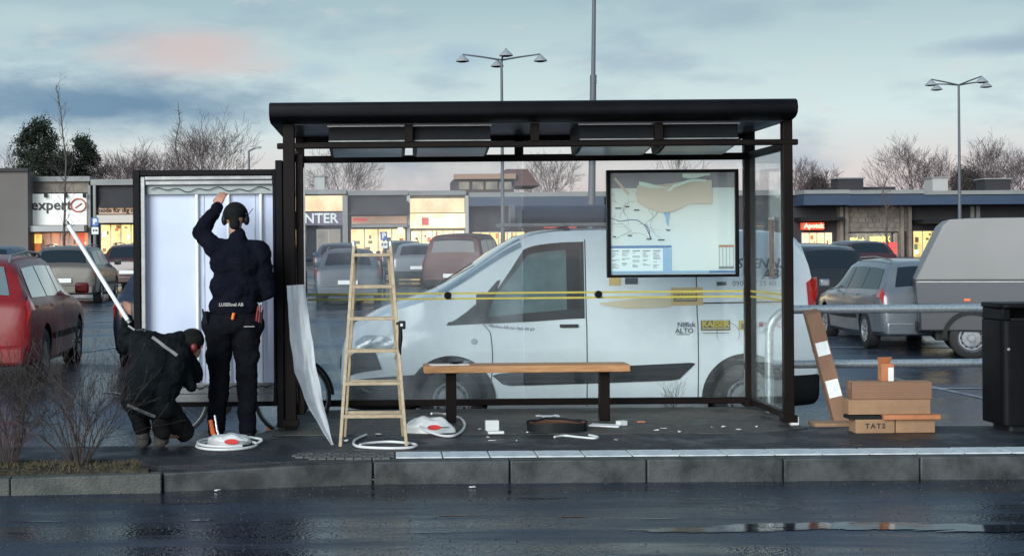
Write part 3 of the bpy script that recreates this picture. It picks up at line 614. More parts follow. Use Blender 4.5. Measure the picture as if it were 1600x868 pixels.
# ------------------------------------------------------------------ vehicles
KEYS = {
 'wagon': dict(L=4.7, wx=(-1.32, 1.42), wr=.32, keys=[(-2.35,.42,.55,.60,.66,.55),(-2.335,.30,.72,.76,.80,.70),(-2.29,.27,.93,.98,.86,.75),(-2.24,.26,.97,1.02,.87,.75),(-2.0,.25,.97,1.38,.875,.63),(-1.75,.24,.96,1.45,.88,.61),(-.6,.21,.94,1.49,.89,.61),(.15,.20,.92,1.48,.89,.60),(.42,.20,.92,1.44,.89,.59),(1.2,.20,.91,1.0,.885,.68),(1.38,.20,.89,.955,.88,.76),(1.95,.21,.80,.87,.86,.70),(2.22,.25,.68,.74,.79,.6),(2.33,.32,.55,.6,.68,.5),(2.36,.40,.5,.52,.58,.4)],
      rear=(-2.215,-2.02), ws=(.47,1.17), side=[(-1.98,-1.80,-1.05,-1.05),(-.99,-.99,-.12,-.15),(-.06,-.09,1.0,.44)], tail=(-2.32,-2.06,4.0,5.35), rails=True),
 'hatch': dict(L=4.2, wx=(-1.25, 1.25), wr=.31, keys=[(-2.05,.42,.55,.60,.66,.55),(-2.04,.30,.72,.76,.80,.70),(-2.0,.27,.93,.98,.85,.75),(-1.95,.26,.97,1.02,.86,.75),(-1.62,.25,.97,1.36,.86,.62),(-1.3,.24,.96,1.42,.865,.6),(-.4,.21,.94,1.45,.87,.6),(.1,.20,.92,1.44,.87,.60),(.35,.20,.92,1.40,.87,.59),(1.1,.20,.91,1.0,.87,.68),(1.25,.20,.89,.955,.86,.76),(1.7,.21,.80,.87,.84,.70),(1.97,.25,.68,.74,.78,.6),(2.07,.32,.55,.6,.68,.5),(2.1,.40,.5,.52,.58,.4)],
      rear=(-1.93,-1.66), ws=(.4,1.07), side=[(-1.5,-1.35,-.75,-.75),(-.68,-.68,.85,.36)], tail=(-2.03,-1.84,4.0,5.2), rails=False),
 'mpv': dict(L=4.6, wx=(-1.4, 1.45), wr=.32, keys=[(-2.3,.42,.55,.60,.68,.55),(-2.29,.30,.80,.90,.84,.72),(-2.25,.27,1.0,1.10,.88,.78),(-2.22,.26,1.04,1.2,.89,.76),(-2.08,.25,1.04,1.66,.89,.68),(-1.85,.24,1.03,1.74,.89,.68),(-.6,.21,1.0,1.80,.90,.68),(.15,.20,.98,1.79,.90,.68),(.5,.20,.98,1.72,.90,.67),(1.4,.20,.97,1.12,.885,.72),(1.55,.20,.93,1.03,.88,.76),(1.95,.21,.84,.92,.86,.70),(2.2,.25,.7,.78,.79,.6),(2.28,.32,.55,.6,.68,.5),(2.3,.40,.5,.52,.58,.4)],
      rear=(-2.205,-2.1), ws=(.55,1.36), side=[(-1.98,-1.88,-1.05,-1.05),(-.99,-.99,-.12,-.15),(-.06,-.09,1.2,.55)], tail=(-2.27,-2.08,4.0,5.35), rails=False),
 'van': dict(L=4.88, wx=(-1.68, 1.32), wr=.33, keys=[(-2.44,.42,.58,.62,.80,.7),(-2.43,.30,1.05,1.12,.92,.82),(-2.39,.27,1.2,1.55,.945,.84),(-2.32,.26,1.2,1.86,.95,.82),(-2.2,.25,1.2,2.0,.95,.82),(-1.9,.24,1.19,2.035,.95,.83),(-.8,.23,1.17,2.07,.95,.84),(.1,.22,1.15,2.06,.95,.83),(.42,.22,1.13,2.03,.95,.81),(.62,.22,1.12,1.95,.95,.80),(1.40,.22,1.09,1.45,.945,.80),(1.52,.22,1.07,1.40,.94,.82),(1.99,.22,1.0,1.24,.91,.78),(2.25,.24,.92,1.10,.88,.74),(2.38,.26,.82,.99,.84,.66),(2.44,.32,.66,.82,.76,.52)],
      rear=None, ws=(.58,1.43), side=[(.0,.0,1.12,.52)], tail=None, rails=False),
}
NSEC = 10
def sec(k):
    x, zb, zs, zt, ws, wt = k; a = ws*.955
    return [(0, zb), (ws*.88, zb), (ws*.965, zb+.07), (ws, zb+(zs-zb)*.5), (ws*.99, zs-.09), (a, zs), (wt+(a-wt)*.13, zs+(zt-zs)*.86), (wt*.90, zt-.012), (wt*.5, zt+.012), (0, zt+.02)]
def key_at(keys, x):
    if x <= keys[0][0]: return keys[0]
    for i in range(len(keys)-1):
        a, b = keys[i], keys[i+1]
        if x <= b[0]:
            t = (x-a[0])/(b[0]-a[0]); p = keys[max(i-1, 0)]; q = keys[min(i+2, len(keys)-1)]
            out = [x]; h = b[0]-a[0]
            for j in range(1, 6):      # monotone (fritsch-carlson style) cubic
                d = (b[j]-a[j])/h
                d0 = (a[j]-p[j])/(a[0]-p[0]) if a[0] > p[0] else d
                d1 = (q[j]-b[j])/(q[0]-b[0]) if q[0] > b[0] else d
                ma = 0 if d0*d <= 0 else 2*d0*d/(d0+d); mb = 0 if d1*d <= 0 else 2*d1*d/(d1+d)
                t2 = t*t; t3 = t2*t
                out.append((2*t3-3*t2+1)*a[j]+(t3-2*t2+t)*h*ma+(-2*t3+3*t2)*b[j]+(t3-t2)*h*mb)
            return tuple(out)
    return keys[-1]
def surf(keys, x, s, side):
    p = sec(key_at(keys, x)); s = max(0, min(NSEC-1, s)); i = min(int(s), NSEC-2); f = s-i
    return Vector((x, side*lerp(p[i][0], p[i+1][0], f), lerp(p[i][1], p[i+1][1], f)))
def body_mesh(sp):
    keys = sp['keys']; xs = []
    for a, b in zip(keys, keys[1:]):
        n = max(2, min(8, int((b[0]-a[0])/.08)))
        xs += [lerp(a[0], b[0], i/n) for i in range(n)]
    xs.append(keys[-1][0]); vs = []; ring = 2*NSEC-2
    for x in xs:
        p = sec(key_at(keys, x))
        vs += [(x, a, z) for a, z in p]+[(x, -a, z) for a, z in p[-2:0:-1]]
    fs = [(i*ring+j, i*ring+(j+1) % ring, (i+1)*ring+(j+1) % ring, (i+1)*ring+j) for i in range(len(xs)-1) for j in range(ring)]
    fs += [tuple(range(ring))[::-1], tuple(range((len(xs)-1)*ring, len(xs)*ring))]
    m = MB(); m.add(vs, fs); return m
def patch(sp, x0, x1, s0, s1, side, off=.006, n=10, m=6, xt=None, both=False):
    """panel lying on the bodywork; x range x0..x1 at s0 and xt[0]..xt[1] at s1"""
    k = sp['keys']; xt = xt or (x0, x1)
    def P(a, b):
        if both:
            u = lerp(-1, 1, b); sd = 1 if u >= 0 else -1; return surf(k, lerp(x0, x1, a), 9-abs(u)*(9-s0), sd)
        return surf(k, lerp(lerp(x0, xt[0], b), lerp(x1, xt[1], b), a), lerp(s0, s1, b), side)
    cen = Vector((0, 0, .7))
    def Q(a, b):
        e = .004; p = P(a, b); da = P(min(1, a+e), b)-P(max(0, a-e), b); db = P(a, min(1, b+e))-P(a, max(0, b-e)); nn = da.cross(db)
        if nn.length < 1e-12: return p
        nn.normalize(); c = Vector((p.x*.55, 0, .75))
        if nn.dot(p-c) < 0: nn = -nn
        return p+nn*off
    mb = MB(); mb.grid(Q, n, m if not both else 2*m+1); return mb
def ysurf(k, x, z):
    p = sec(key_at(k, x))
    for i in range(1, 7):
        if p[i][1] <= z <= p[i+1][1]: return lerp(p[i][0], p[i+1][0], (z-p[i][1])/max(1e-6, p[i+1][1]-p[i][1]))
    return p[3][0] if z > p[1][1] else p[1][0]
def zpatch(k, poly_lo, poly_hi, side, off=.012, n=20, m=5):
    """panel on the flank between a lower and an upper curve given as (x, z) lists"""
    def along(pl, t):
        f = t*(len(pl)-1); i = min(int(f), len(pl)-2); f -= i; return (lerp(pl[i][0], pl[i+1][0], f), lerp(pl[i][1], pl[i+1][1], f))
    def fn(a, b):
        l = along(poly_lo, a); h = along(poly_hi, a); x = lerp(l[0], h[0], b); z = lerp(l[1], h[1], b); return (x, side*(ysurf(k, x, z)+off), z)
    mb = MB(); mb.grid(fn, n, m); return mb
def wheel(T, x, y, r, w, side, rimm, steel=False):
    c = (x, y, r); yo = side
    m = MB(); m.lathe([(r*.64, -w/2), (r*.9, -w/2), (r*.975, -w*.42), (r, -w*.25), (r, w*.25), (r*.975, w*.42), (r*.9, w/2), (r*.64, w/2), (r*.62, 0), (r*.64, -w/2)], c, 'Y', 32)
    t = m.build('wheel', M_rubber, T, sm=40)
    m = MB(); R2 = r*.645; h = w/2*side
    m.lathe([(0, h*.62), (r*.16, h*.62), (r*.18, h*.45), (r*.40, h*.40), (r*.50, h*.72), (r*.57, h*.72), (r*.60, h*.5), (r*.625, h*.94), (R2, h*.98), (R2, -h*.5), (0, -h*.5)], c, 'Y', 32)
    m.build('rim', rimm, t, sm=35)
    m = MB(); nh = 12 if steel else 7
    for j in range(nh):
        a = 2*pi*j/nh; rr = r*.47
        if steel: m.lathe([(0, h*.78), (.016, h*.78), (.016, h*.6), (0, h*.6)], (x+rr*cos(a), y, r+rr*sin(a)), 'Y', 8)
        else: m.bar((x+r*.2*cos(a+.2), y+h*.66, r+r*.2*sin(a+.2)), (x+r*.56*cos(a), y+h*.82, r+r*.56*sin(a)), .045, .02, up=(0, 1, 0))
    m.build('rim_holes' if steel else 'spokes', M_seam if steel else M_chrome, t)
    return t
def vehicle(name, kind, label, paint, loc, rz, group=None, glass=None, cat='car', plate=True, steel=False, extra=None, arch=True):
    sp = KEYS[kind]; keys = sp['keys']; T = thing(name, label, cat, loc, rz, group)
    glass = glass or M_wglass
    o = body_mesh(sp).build('body', None, None); me = o.data; me.materials.append(paint); me.materials.append(M_dark)
    cut = MB(); wr = sp['wr']; hw = key_at(keys, 0)[4]
    for x in sp['wx']:
        for s in (-1, 1): cut.lathe([(0, hw*s*.62), (wr*1.16, hw*s*.62), (wr*1.16, hw*s*1.3), (0, hw*s*1.3)], (x, 0, wr+.01), 'Y', 28)
    c = cut.build('cutter', None); c.data.materials.append(M_dark)
    b = o.modifiers.new('b', 'BOOLEAN'); b.object = c; b.operation = 'DIFFERENCE'; b.solver = 'EXACT'
    try: b.material_mode = 'TRANSFER'
    except Exception: pass
    apply_mods(o); bpy.data.objects.remove(c); o.parent = T; o.data.shade_smooth(); o.data.set_sharp_from_angle(angle=R(38))
    for x in sp['wx']:
        for s in (-1, 1): wheel(T, x, s*(hw-.12), wr, .20, s, M_rim, steel)
    if sp['rear']: patch(sp, sp['rear'][0], sp['rear'][1], 7.2, 9, 1, both=True, off=.008).build('rear_window', glass, T, sm=60)
    patch(sp, sp['ws'][0], sp['ws'][1], 7.15 if kind != 'van' else 6.25, 9, 1, both=True, off=.007, n=14).build('windscreen', M_wscreen, T, sm=60)
    for s in (-1, 1):
        for (a, at_, b_, bt) in sp['side']:
            patch(sp, a, b_, 5.12, 5.9, s, xt=(at_, bt), off=.007, n=14).build('side_window', glass, T, sm=60)
        if sp['tail']:
            t = sp['tail']; patch(sp, t[0], t[1], t[2], t[3], s, off=.01, xt=(t[0]+.03, t[1]-.06)).build('tail_light', M_red, T, sm=60)
        xf = keys[-1][0]
        if kind != 'van': patch(sp, xf-.32, xf-.07, 4.7, 6.6, s, off=.008).build('headlight', M_lens, T, sm=60)
        x = sp['ws'][1]-.12 if kind != 'van' else 1.0; y = s*(hw+.07)
        MB().box(x-.06, x+.06, y-.09, y+.09, .98 if kind != 'van' else 1.16, 1.12 if kind != 'van' else 1.42).build('wing_mirror', M_dark if kind == 'van' else paint, T, bevel=.03, seg=3)
        if kind != 'van':
            for (a, *_r) in sp['side']:
                patch(sp, a+.02, a+.03, 1.8, 5.0, s, off=.004, n=2).build('door_gap', M_seam, T)
                patch(sp, a+.12, a+.28, 4.35, 4.55, s, off=.02, n=4, m=2).build('door_handle', paint, T)
            patch(sp, sp['wx'][0]+.45, sp['wx'][1]-.45, 2.7, 2.95, s, off=.012, n=8, m=2).build('rub_strip', M_dark, T)
        if sp['rails']:
            pts = [surf(keys, x, 7, s)+Vector((0, 0, z)) for x, z in ((-1.9, .0), (-1.75, .05), (-.8, .06), (.1, .05), (.25, -.0))]
            MB().tube(pts, .014, 8).build('roof_rail', M_silver, T, sm=60)
    x0 = keys[0][0]
    patch(sp, x0+.012, x0+.1, 7.4, 9, 1, both=True, off=.02).build('rear_panel', M_dark, T) if False else None
    MB().box(x0-.03, x0+.12, -.80, .80, .28, .50).build('rear_bumper', M_dark if kind != 'wagon' else paint, T, bevel=.04, seg=3)
    if plate:
        MB().box(x0-.05, x0-.032, -.26, .26, .56, .67).build('number_plate', M_paper, T, bevel=.004)
    if extra: extra(T, sp)
    return T
def paint(name, col, rough=.28, coat=.7, metal=.0): return mat(name, col, rough, coat=coat, metal=metal, col2=tuple(c*.8 for c in col), nscale=1.2, namt=.3, rough2=rough+.12)
P_red = paint('red_paint', (.20, .005, .007), coat=.12); P_silver = paint('silver_paint', (.09, .105, .125), metal=.2, coat=.15, rough=.4); P_beige = paint('beige_silver_paint', (.12, .11, .097), metal=.2, coat=.2)
P_maroon = paint('maroon_paint', (.045, .012, .014)); P_blue = paint('navy_paint', (.018, .025, .045)); P_blue2 = paint('steel_blue_paint', (.045, .07, .11), coat=.2); P_white = paint('van_white_paint', (.82, .90, .93), rough=.35)
P_brick = paint('dark_red_paint', (.07, .016, .017), coat=.05, rough=.5); P_blk = paint('black_paint', (.012, .013, .016)); P_lot = paint('light_grey_paint', (.15, .17, .195), metal=.2)
def onlot(x, y, d=0): return (x, y, gz(x, y)+d)

# --- the white van
VX, VY = 1.99, 15.25; VZ = gz(3, 14.6)
def van_extra(T, sp):
    k = sp['keys']
    for s in (-1, 1):
        o = zpatch(k, [(-1.00, .535), (-.9, .52), (0, .495), (.72, .48), (.80, .50)], [(-1.16, .69), (-1.12, .70), (0, .655), (.82, .605), (.90, .585)], s, .004, 24, 4).build('rubbing_strip', M_dark2, T, sm=60); md = o.modifiers.new('s', 'SOLIDIFY'); md.thickness = .02; md.offset = 0
        # black lower bumper corner and arch trims
        patch(sp, 1.70, 2.43, 1.0, 2.9, s, off=.012, n=14, xt=(1.62, 2.42)).build('bumper_skirt', M_dark2, T, sm=60)
        patch(sp, 2.02, 2.40, 3.15, 4.15, s, off=.012, n=10, xt=(2.12, 2.39)).build('grille_corner', M_dark, T, sm=60)
        patch(sp, -2.43, -2.02, 1.0, 2.6, s, off=.012, n=14, xt=(-2.425, -2.10)).build('rear_skirt', M_dark2, T, sm=60)
        for (x, a0, a1) in ((1.32, -.15, pi+.02), (-1.68, -.1, pi+.1)):
            m = MB(); n = 26; y = .957*s
            def A(u, v):
                a = lerp(a0, a1, u); r = lerp(.375, .455, v); return (x+r*cos(a), y+s*(.012*sin(pi*v)), .335+r*sin(a))
            m.grid(A, n, 5); m.build('wheel_arch_trim', M_dark2, T, sm=60)
        for (x, a, b) in ((-.07, 1.6, 6.2), (-1.2, 1.6, 6.2), (.98, 1.6, 4.95)):
            m = MB(); kk = sp['keys']
            m.grid(lambda u, v: surf(kk, x+(.09*sin(pi*u)*-1 if x > .5 else 0)+.011*v, lerp(a, b, u), s)+Vector((0, s*.003, 0)), 24, 2); m.build('door_gap', M_seam, T)
        patch(sp, -.90, .88, 1.12, 1.3, s, off=.02, n=8, m=2).build('sill_strip', M_seam, T)
        m = MB(); m.grid(lambda u, v: surf(k, lerp(-1.2, -2.1, u)+0*v, 5.15+.02*v, s)+Vector((0, s*.004, 0)), 10, 2); m.build('panel_crease', M_seam, T)
        for x in (.04,):
            c = surf(k, x, 4.2, s); MB().box(x-.02, x+.17, c.y-.02*s-.012, c.y+.02*s+.012, c.z-.015, c.z+.018).build('door_handle', M_dark2, T, bevel=.008)
        # quarter window sill black triangle ahead of the side glass
        patch(sp, .98, 1.36, 5.02, 5.7, s, off=.012, n=6, xt=(.80, .84)).build('quarter_trim', M_dark, T, sm=60)
        patch(sp, -.05, 1.20, 4.99, 6.0, s, off=.0045, n=12, m=6, xt=(-.05, .56)).build('window_frame', M_seam, T, sm=60)
        patch(sp, .0, .13, 5.12, 5.9, s, off=.0095, n=3, m=6).build('window_pillar', M_dark, T, sm=60)
        # A-frame black window surround
        patch(sp, -.02, 1.36, 4.98, 5.10, s, off=.0085, n=10, m=2, xt=(-.02, 1.34)).build('window_seal', M_seam, T)
        c0 = surf(k, .93, 4.0, s); MB().lathe([(0, .0), (.035, .0), (.03, s*.012), (0, s*.014)], (1.08, c0.y, 0.93), 'Y', 12).build('side_indicator', M_lens, T, sm=50)
        m = MB(); pts = [surf(k, -1.50+.10*cos(a), 3.9+.0, s)*1 for a in (0,)]; cy = surf(k, -1.5, 4, s).y+s*.002
        m.tube([(-1.50+.115*cos(a), cy, .985+.115*sin(a)) for a in [2*pi*i/24 for i in range(25)]], .003, 4); m.build('fuel_flap_gap', M_seam, T)
        zpatch(k, [(1.86, .90), (2.0, .845), (2.2, .84), (2.28, .86)], [(1.86, .93), (2.0, 1.0), (2.2, 1.0), (2.3, .93)], s, .012, 12, 6).build('headlight', M_lens, T, sm=60)
        # tall tail light
        zpatch(k, [(-2.445, .80), (-2.35, .80)], [(-2.40, 1.56), (-2.315, 1.50)], s, .016, 6, 10).build('tail_light', M_red, T, sm=60)
    # wiper, grille, windscreen edge
    MB().bar((1.38, -.6, 1.48), (1.05, .2, 1.72), .015, .01).build('wiper', M_dark, T)
    MB().box(2.40, 2.462, -.45, .45, .62, .76).build('grille', M_dark, T, bevel=.02)
    # roof bars and ladder-tube carrier
VAN = vehicle('white_van', 'van', 'white panel van with trade stickers parked behind the shelter glass', P_white, (VX, VY, VZ), pi, cat='van', glass=M_wglass2, steel=True, extra=van_extra, plate=False)
def van_stickers():
    # local frame is rotated 180deg: world x = VX - lx ; near side is local +y
    sp = KEYS['van']; k = sp['keys']
    def loc(px, py, off=.012):
        p = W(px, py, VY-.95); lx = VX-p.x; z = p.z-VZ
        best = min([surf(k, lx, s/20, 1) for s in range(20, 140)], key=lambda q: abs(q.z-z)); return Vector((lx, best.y+off, z))
    grey = mat('sticker_grey', (.06, .075, .10), .5); yel = mat('sticker_yellow', (.55, .44, .06), .5); olive = mat('sticker_olive', (.13, .12, .05), .5); tan = mat('sticker_tan', (.70, .50, .18), .5, col2=(.62, .45, .2), nscale=3); fade = mat('swoosh_tan', (.68, .60, .42), .5); redm = mat('sticker_red', (.5, .06, .05), .5); ltxt = mat('sticker_cream', (.55, .52, .30), .5)
    def rect(px0, px1, py0, py1, n, m, off=.010):
        p = loc((px0+px1)/2, (py0+py1)/2, off); w = (px1-px0)/154/2; h = (py1-py0)/154/2
        o = MB().box(-w, w, -.001, .001, -h, h).build(n, m, VAN); o.location = p; return p
    def txt(px, py, s, size, m, off=.016, **kw):
        p = loc(px, py, off); text('lettering', s, size, m, VAN, p, rz=pi, depth=.0008, **kw)
    txt(1190, 412, 'SVENNS', .14, grey, shear=.25, bold=.004, tilt=-R(6), off=.05); txt(1204, 429, 'AB', .14, grey, shear=.25, bold=.004, tilt=-R(6), off=.05)
    txt(1180, 443, '090 - 77 25 60', .075, grey, tilt=-R(6), off=.03); rect(1122, 1137, 440, 446, 'sticker', grey)
    txt(800, 512, 'Markas AB tel. 060 49 87', .045, grey, roll=.10)
    txt(1072, 507, 'Nilfisk', .072, grey, bold=.0008); txt(1069, 516.5, 'ALTO', .072, grey, bold=.0008); rect(1057, 1078, 521.5, 522.5, 'sticker_line', grey)
    rect(1095, 1141, 500, 516, 'sticker', olive); txt(1118, 506, 'KAESER', .085, yel, bold=.004, spacing=.95); rect(1097, 1139, 512, 513.5, 'sticker_line', ltxt, .014); rect(1097, 1139, 519.5, 520.3, 'sticker_line', grey, .014)
    rect(1154, 1166, 500, 515, 'sticker', yel); rect(1158, 1168, 505, 513, 'sticker_mark', olive, .014)
    rect(1186, 1192, 503, 510, 'sticker', redm); txt(1206, 507, 'TOOLS', .075, redm)
    rect(1050, 1100, 449, 477, 'sticker', tan); rect(1054, 1091, 459, 471, 'sticker', olive, .013); txt(1072, 463, 'KAESER', .065, yel, off=.018, bold=.002); rect(1056, 1089, 467, 468.5, 'sticker_line', ltxt, .016)
    # pale gold swoosh along the door
    m = MB()
    def sw(a, b):
        px = lerp(938, 1050, a); top = 470+6*a-4*sin(pi*a); bot = 472+14*(1-(1-a)**2)*1.0 if a < .25 else 480+3*sin((a-.25)*4)-10*(a-.25)
        top = 473-12*a; bot = 474+11*sin(pi*min(1, a*1.6+.1)*.5)-6*a
        return loc(px, lerp(top, bot, b), .009)
    m.grid(sw, 16, 3); m.build('swoosh', fade, VAN, sm=60)
    rect(953, 972, 432, 446, 'sticker', tan); rect(978, 998, 434, 444, 'sticker', grey)
van_stickers()
# pipe tube carrier on the van roof
def roof_load():
    T = thing('roof_rack', 'grey roof rack with a long pipe tube on top of the white van', 'roof rack', (VX, VY, VZ+2.05))
    for lx in (.1, -1.4):
        MB().tube([(-lx, -.72, .03), (-lx, .72, .03)], .02, 8).build('cross_bar', M_dark2, T, sm=60)
        for s in (-1, 1): MB().box(-lx-.03, -lx+.03, s*.70-.03, s*.70+.03, -.09, .03).build('rack_foot', M_dark, T, bevel=.006)
    MB().tube([(-.62, -.35, .17), (1.6, -.35, .17)], .11, 20).build('pipe_tube', P_blue2, T, sm=50)
    MB().tube([(-.66, -.35, .17), (-.61, -.35, .17)], .118, 20).build('tube_cap', M_silver, T, sm=40)
    MB().box(-.78, 1.6, -.52, -.48, .05, .085).build('ladder_rail', M_silver, T, bevel=.004)
    MB().box(-.78, 1.6, -.10, -.06, .05, .085).build('ladder_rail', M_silver, T, bevel=.004)
    for i in range(9): MB().box(-.7+i*.27, -.675+i*.27, -.479, -.101, .055, .08).build('ladder_rung', M_silver, T)
roof_load()
# --- parked cars
vehicle('red_estate_car', 'wagon', 'dark red estate car with roof rails parked at the left edge beyond the shrubs', P_red, (-4.93, 17.75, .0), R(94.3), glass=mat('pale_car_glass', (.12, .16, .17), .07, spec=1, coat=.8), steel=False)
vehicle('silver_estate_car', 'wagon', 'beige silver estate car seen from behind below the shop sign on the left', P_beige, (-8.28, 37.9, gz(-8, 36)+.0), R(93), group='parked cars')
vehicle('maroon_estate_car', 'wagon', 'maroon estate car seen from behind beside the parking sign on the left', P_maroon, (-7.95, 46, gz(-8, 44)), R(90), group='parked cars')
vehicle('navy_car', 'hatch', 'dark navy hatchback with a tall red tail light behind the crouching worker', P_blue, (-2.72, 20.2, -.07), R(92), group='parked cars')
vehicle('blue_car', 'hatch', 'steel blue car at the far left edge behind the red estate car', P_blue2, (-11.6, 43, gz(-11, 43)), R(90), group='parked cars')
vehicle('silver_hatchback', 'wagon', 'silver estate car seen from behind through the glass above the stepladder', P_silver, (-.95, 39.2, gz(-1, 38)), R(90), group='parked cars')
vehicle('grey_car', 'wagon', 'blue grey car seen through the glass beside the left shelter post', P_blue2, (-3.2, 41.5, gz(-3, 40)), R(91), group='parked cars')
vehicle('dark_red_minivan', 'mpv', 'dark red minivan seen through the shelter glass above the white van bonnet', P_brick, (2.5, 41.5, gz(2.3, 41)+.05), R(75), group='parked cars')
vehicle('white_hatchback', 'hatch', 'small pale hatchback between the stepladder and the dark red minivan', P_lot, (1.15, 50, gz(1, 50)), R(90), group='parked cars')
vehicle('red_hatchback', 'hatch', 'red car whose bonnet shows between the white van bonnet and windscreen', P_red, (2.25, 20.0, gz(2, 20)), pi, group='parked cars')
vehicle('silver_estate_right', 'wagon', 'silver estate car with tall red tail lights between the white van and the grey truck', P_lot, (9.05, 25.0, gz(8, 24)), R(86), group='parked cars')
bpy.data.objects['silver_estate_right'].name = 'silver_estate_car'
vehicle('black_car', 'mpv', 'black people carrier just right of the white van rear door', P_blk, (9.6, 33.5, gz(9, 33)-.2), R(100), group='parked cars')
vehicle('dark_hatchback', 'hatch', 'dark hatchback beyond the black people carrier', P_blue, (12.4, 44, gz(12, 44)), R(180), group='parked cars')
for i, (px, Y, kd, pt, lb) in enumerate(((30+500, 52, 'hatch', P_blue2, 'blue grey hatchback in the far row behind the top of the stepladder'), (630, 54, 'wagon', P_blue, 'dark estate car in the far row right of the stepladder top'), (835, 40, 'mpv', P_blk, 'dark car in the far row above the white van windscreen'), (1330, 48, 'hatch', P_maroon, 'dark maroon car in the far row above the silver estate on the right'))):
    x = WX(px, Y); vehicle('parked_car', kd, lb, pt, (x, Y, gz(x, Y)), R(90 if i != 2 else 100), group='parked cars')
# --- the grey canopy truck
def truck():
    Y = 21.9; X0 = WX(1430, Y); z = gz(10, 22); T = thing('grey_truck', 'grey canopied truck with a slanted rear standing behind the litter bin', 'truck', (X0+2*cos(R(18))+.9*sin(R(18)), Y+.9*cos(R(18))-2*sin(R(18)), z), R(-18))
    o = (X0+2, Y+.9, z); s = 2200/Y
    def q(px, py): p = W(px, py, Y); return (p.x, p.z)
    g = mat('truck_canopy', (.22, .22, .218), .6, col2=(.25, .245, .245), nscale=1.0, bump=.06, bscale=6); g2 = mat('truck_band', (.07, .073, .087), .5); g3 = mat('truck_side', (.035, .038, .045), .45)
    e = 5.6
    a = q(1430, 438); b = q(1470, 352); c = q(1480, 343)
    MB(o).prism([(a[0], a[1]), (a[0]+e, a[1]), (a[0]+e, c[1]+.02), (c[0]+.3, c[1]+.015), c, b], Y, Y+1.8, 'Y').build('canopy', g, T, bevel=.03, seg=3)
    d = q(1431, 475)
    MB(o).prism([(a[0], a[1]-.002), (d[0]+.02, d[1]), (a[0]+e, d[1]), (a[0]+e, a[1]-.002)], Y-.02, Y+1.82, 'Y').build('canopy_band', g2, T, bevel=.01)
    f = q(1436, 517)
    MB(o).box(d[0]+.05, a[0]+e, Y, Y+1.8, f[1], d[1]-.002).build('side_body', g3, T, bevel=.03)
    MB(o).box(d[0]+.02, d[0]+.2, Y+.05, Y+1.75, f[1]-.02, f[1]+.12).build('rear_bumper', M_dark, T, bevel=.02)
    MB(o).box(a[0]+.3, a[0]+e, Y+.15, Y+1.65, f[1]-.15, f[1]-.001).build('chassis', M_dark, T)
    for x in (WX(1511, Y)-.0, WX(1511, Y)+2.9):
        for sd, yy in ((-1, Y+.12), (1, Y+1.68)):
            wheel(T, x-o[0], yy-o[1], .33, .22, sd, M_rim, True)
        m = MB(o)
        m.grid(lambda u, v: (x+lerp(.36, .43, v)*cos(pi*u), Y-.03-.0*v, z+.33+lerp(.36, .43, v)*sin(pi*u)), 20, 2); m.build('wheel_arch_trim', M_dark, T)
    for k in range(4):
        x = a[0]+.7+k*1.3; MB(o).box(x, x+.09, Y-.035, Y-.021, d[1]+.05, d[1]+.09).build('marker_lamp', M_hiorange, T, bevel=.004)
    MB(o).box(d[0]+.06, d[0]+.10, Y+.02, Y+.16, f[1]+.15, f[1]+.34).build('tail_light', M_red, T, bevel=.01)
    MB(o).box(a[0]+.02, a[0]+e, Y-.03, Y-.021, a[1]-.03, a[1]-.01).build('trim_rail', M_silver, T)
    MB(o).box(d[0]+.25, a[0]+e, Y-.012, Y-.001, d[1]-.06, d[1]-.03).build('trim_rail', M_silver, T)
truck()
# ------------------------------------------------------------------ rail, bin, boxes
def guard_rail():
    Y = 12.9; X = 3.52; z1 = .94; z2 = .44; zf = gz(3.6, Y)
    T = thing('guard_rail', 'galvanised two-bar pipe rail running from the shelter to the litter bin', 'rail', (X, Y, zf))
    o = (X, Y, zf); r = .040; pts = [(X, Y, zf-.05), (X, Y, z1-.22)]
    for i in range(9): a = pi/2*i/8; pts.append((X+.22-.22*cos(a), Y, z1-.22+.22*sin(a)))
    pts += [(X+1.5, Y, z1), (X+2.7, Y, z1)]
    for i in range(9): a = pi/2*i/8; pts.append((X+2.7+.22*sin(a), Y, z1-.22+.22*cos(a)))
    pts.append((X+2.92, Y, gz(6, Y)-.05))
    MB(o).tube(pts, r*1.0, 16).build('top_pipe', M_galv, T, sm=60)
    MB(o).tube([(X+.02, Y, z2), (X+2.9, Y, z2)], r*.95, 16).build('lower_pipe', M_galv, T, sm=60)
guard_rail()
def litter_bin():
    Y = 11.62; x0 = WX(1531, Y+.2); w = .56; c = (x0+w/2, Y, 0); T = thing('litter_bin', 'tall black litter bin at the right end of the pavement', 'litter bin', c)
    def rr(hw, hd, r, n=5):
        pts = []
        for cx, cy, a0 in ((hw-r, hd-r, 0), (-hw+r, hd-r, pi/2), (-hw+r, -hd+r, pi), (hw-r, -hd+r, 1.5*pi)):
            for i in range(n+1): a = a0+pi/2*i/n; pts.append((cx+r*cos(a), cy+r*sin(a)))
        return pts
    MB().prism(rr(.28, .22, .06), .05, .90, 'Z').build('bin_body', M_black2, T, bevel=.006)
    MB().prism(rr(.21, .16, .04), 0, .05, 'Z').build('base', M_dark, T)
    MB().prism(rr(.285, .225, .06), 1.0, 1.04, 'Z').build('lid', M_black2, T, bevel=.012)
    for sx in (-1, 1): MB().box(sx*.235-.035, sx*.235+.035, -.19, .19, .90, 1.0).build('lid_support', M_black2, T, bevel=.01)
    MB().box(-.195, .195, .12, .16, .90, 1.0).build('rear_plate', M_black2, T)
    MB().prism(rr(.19, .14, .04), .895, .915, 'Z').build('liner_rim', M_dark2, T)
    MB().lathe([(0, -.012), (.012, -.01), (.012, 0), (0, 0)], (-.235, -.22, .67), 'Y', 10).build('lock', M_chrome, T, sm=40)
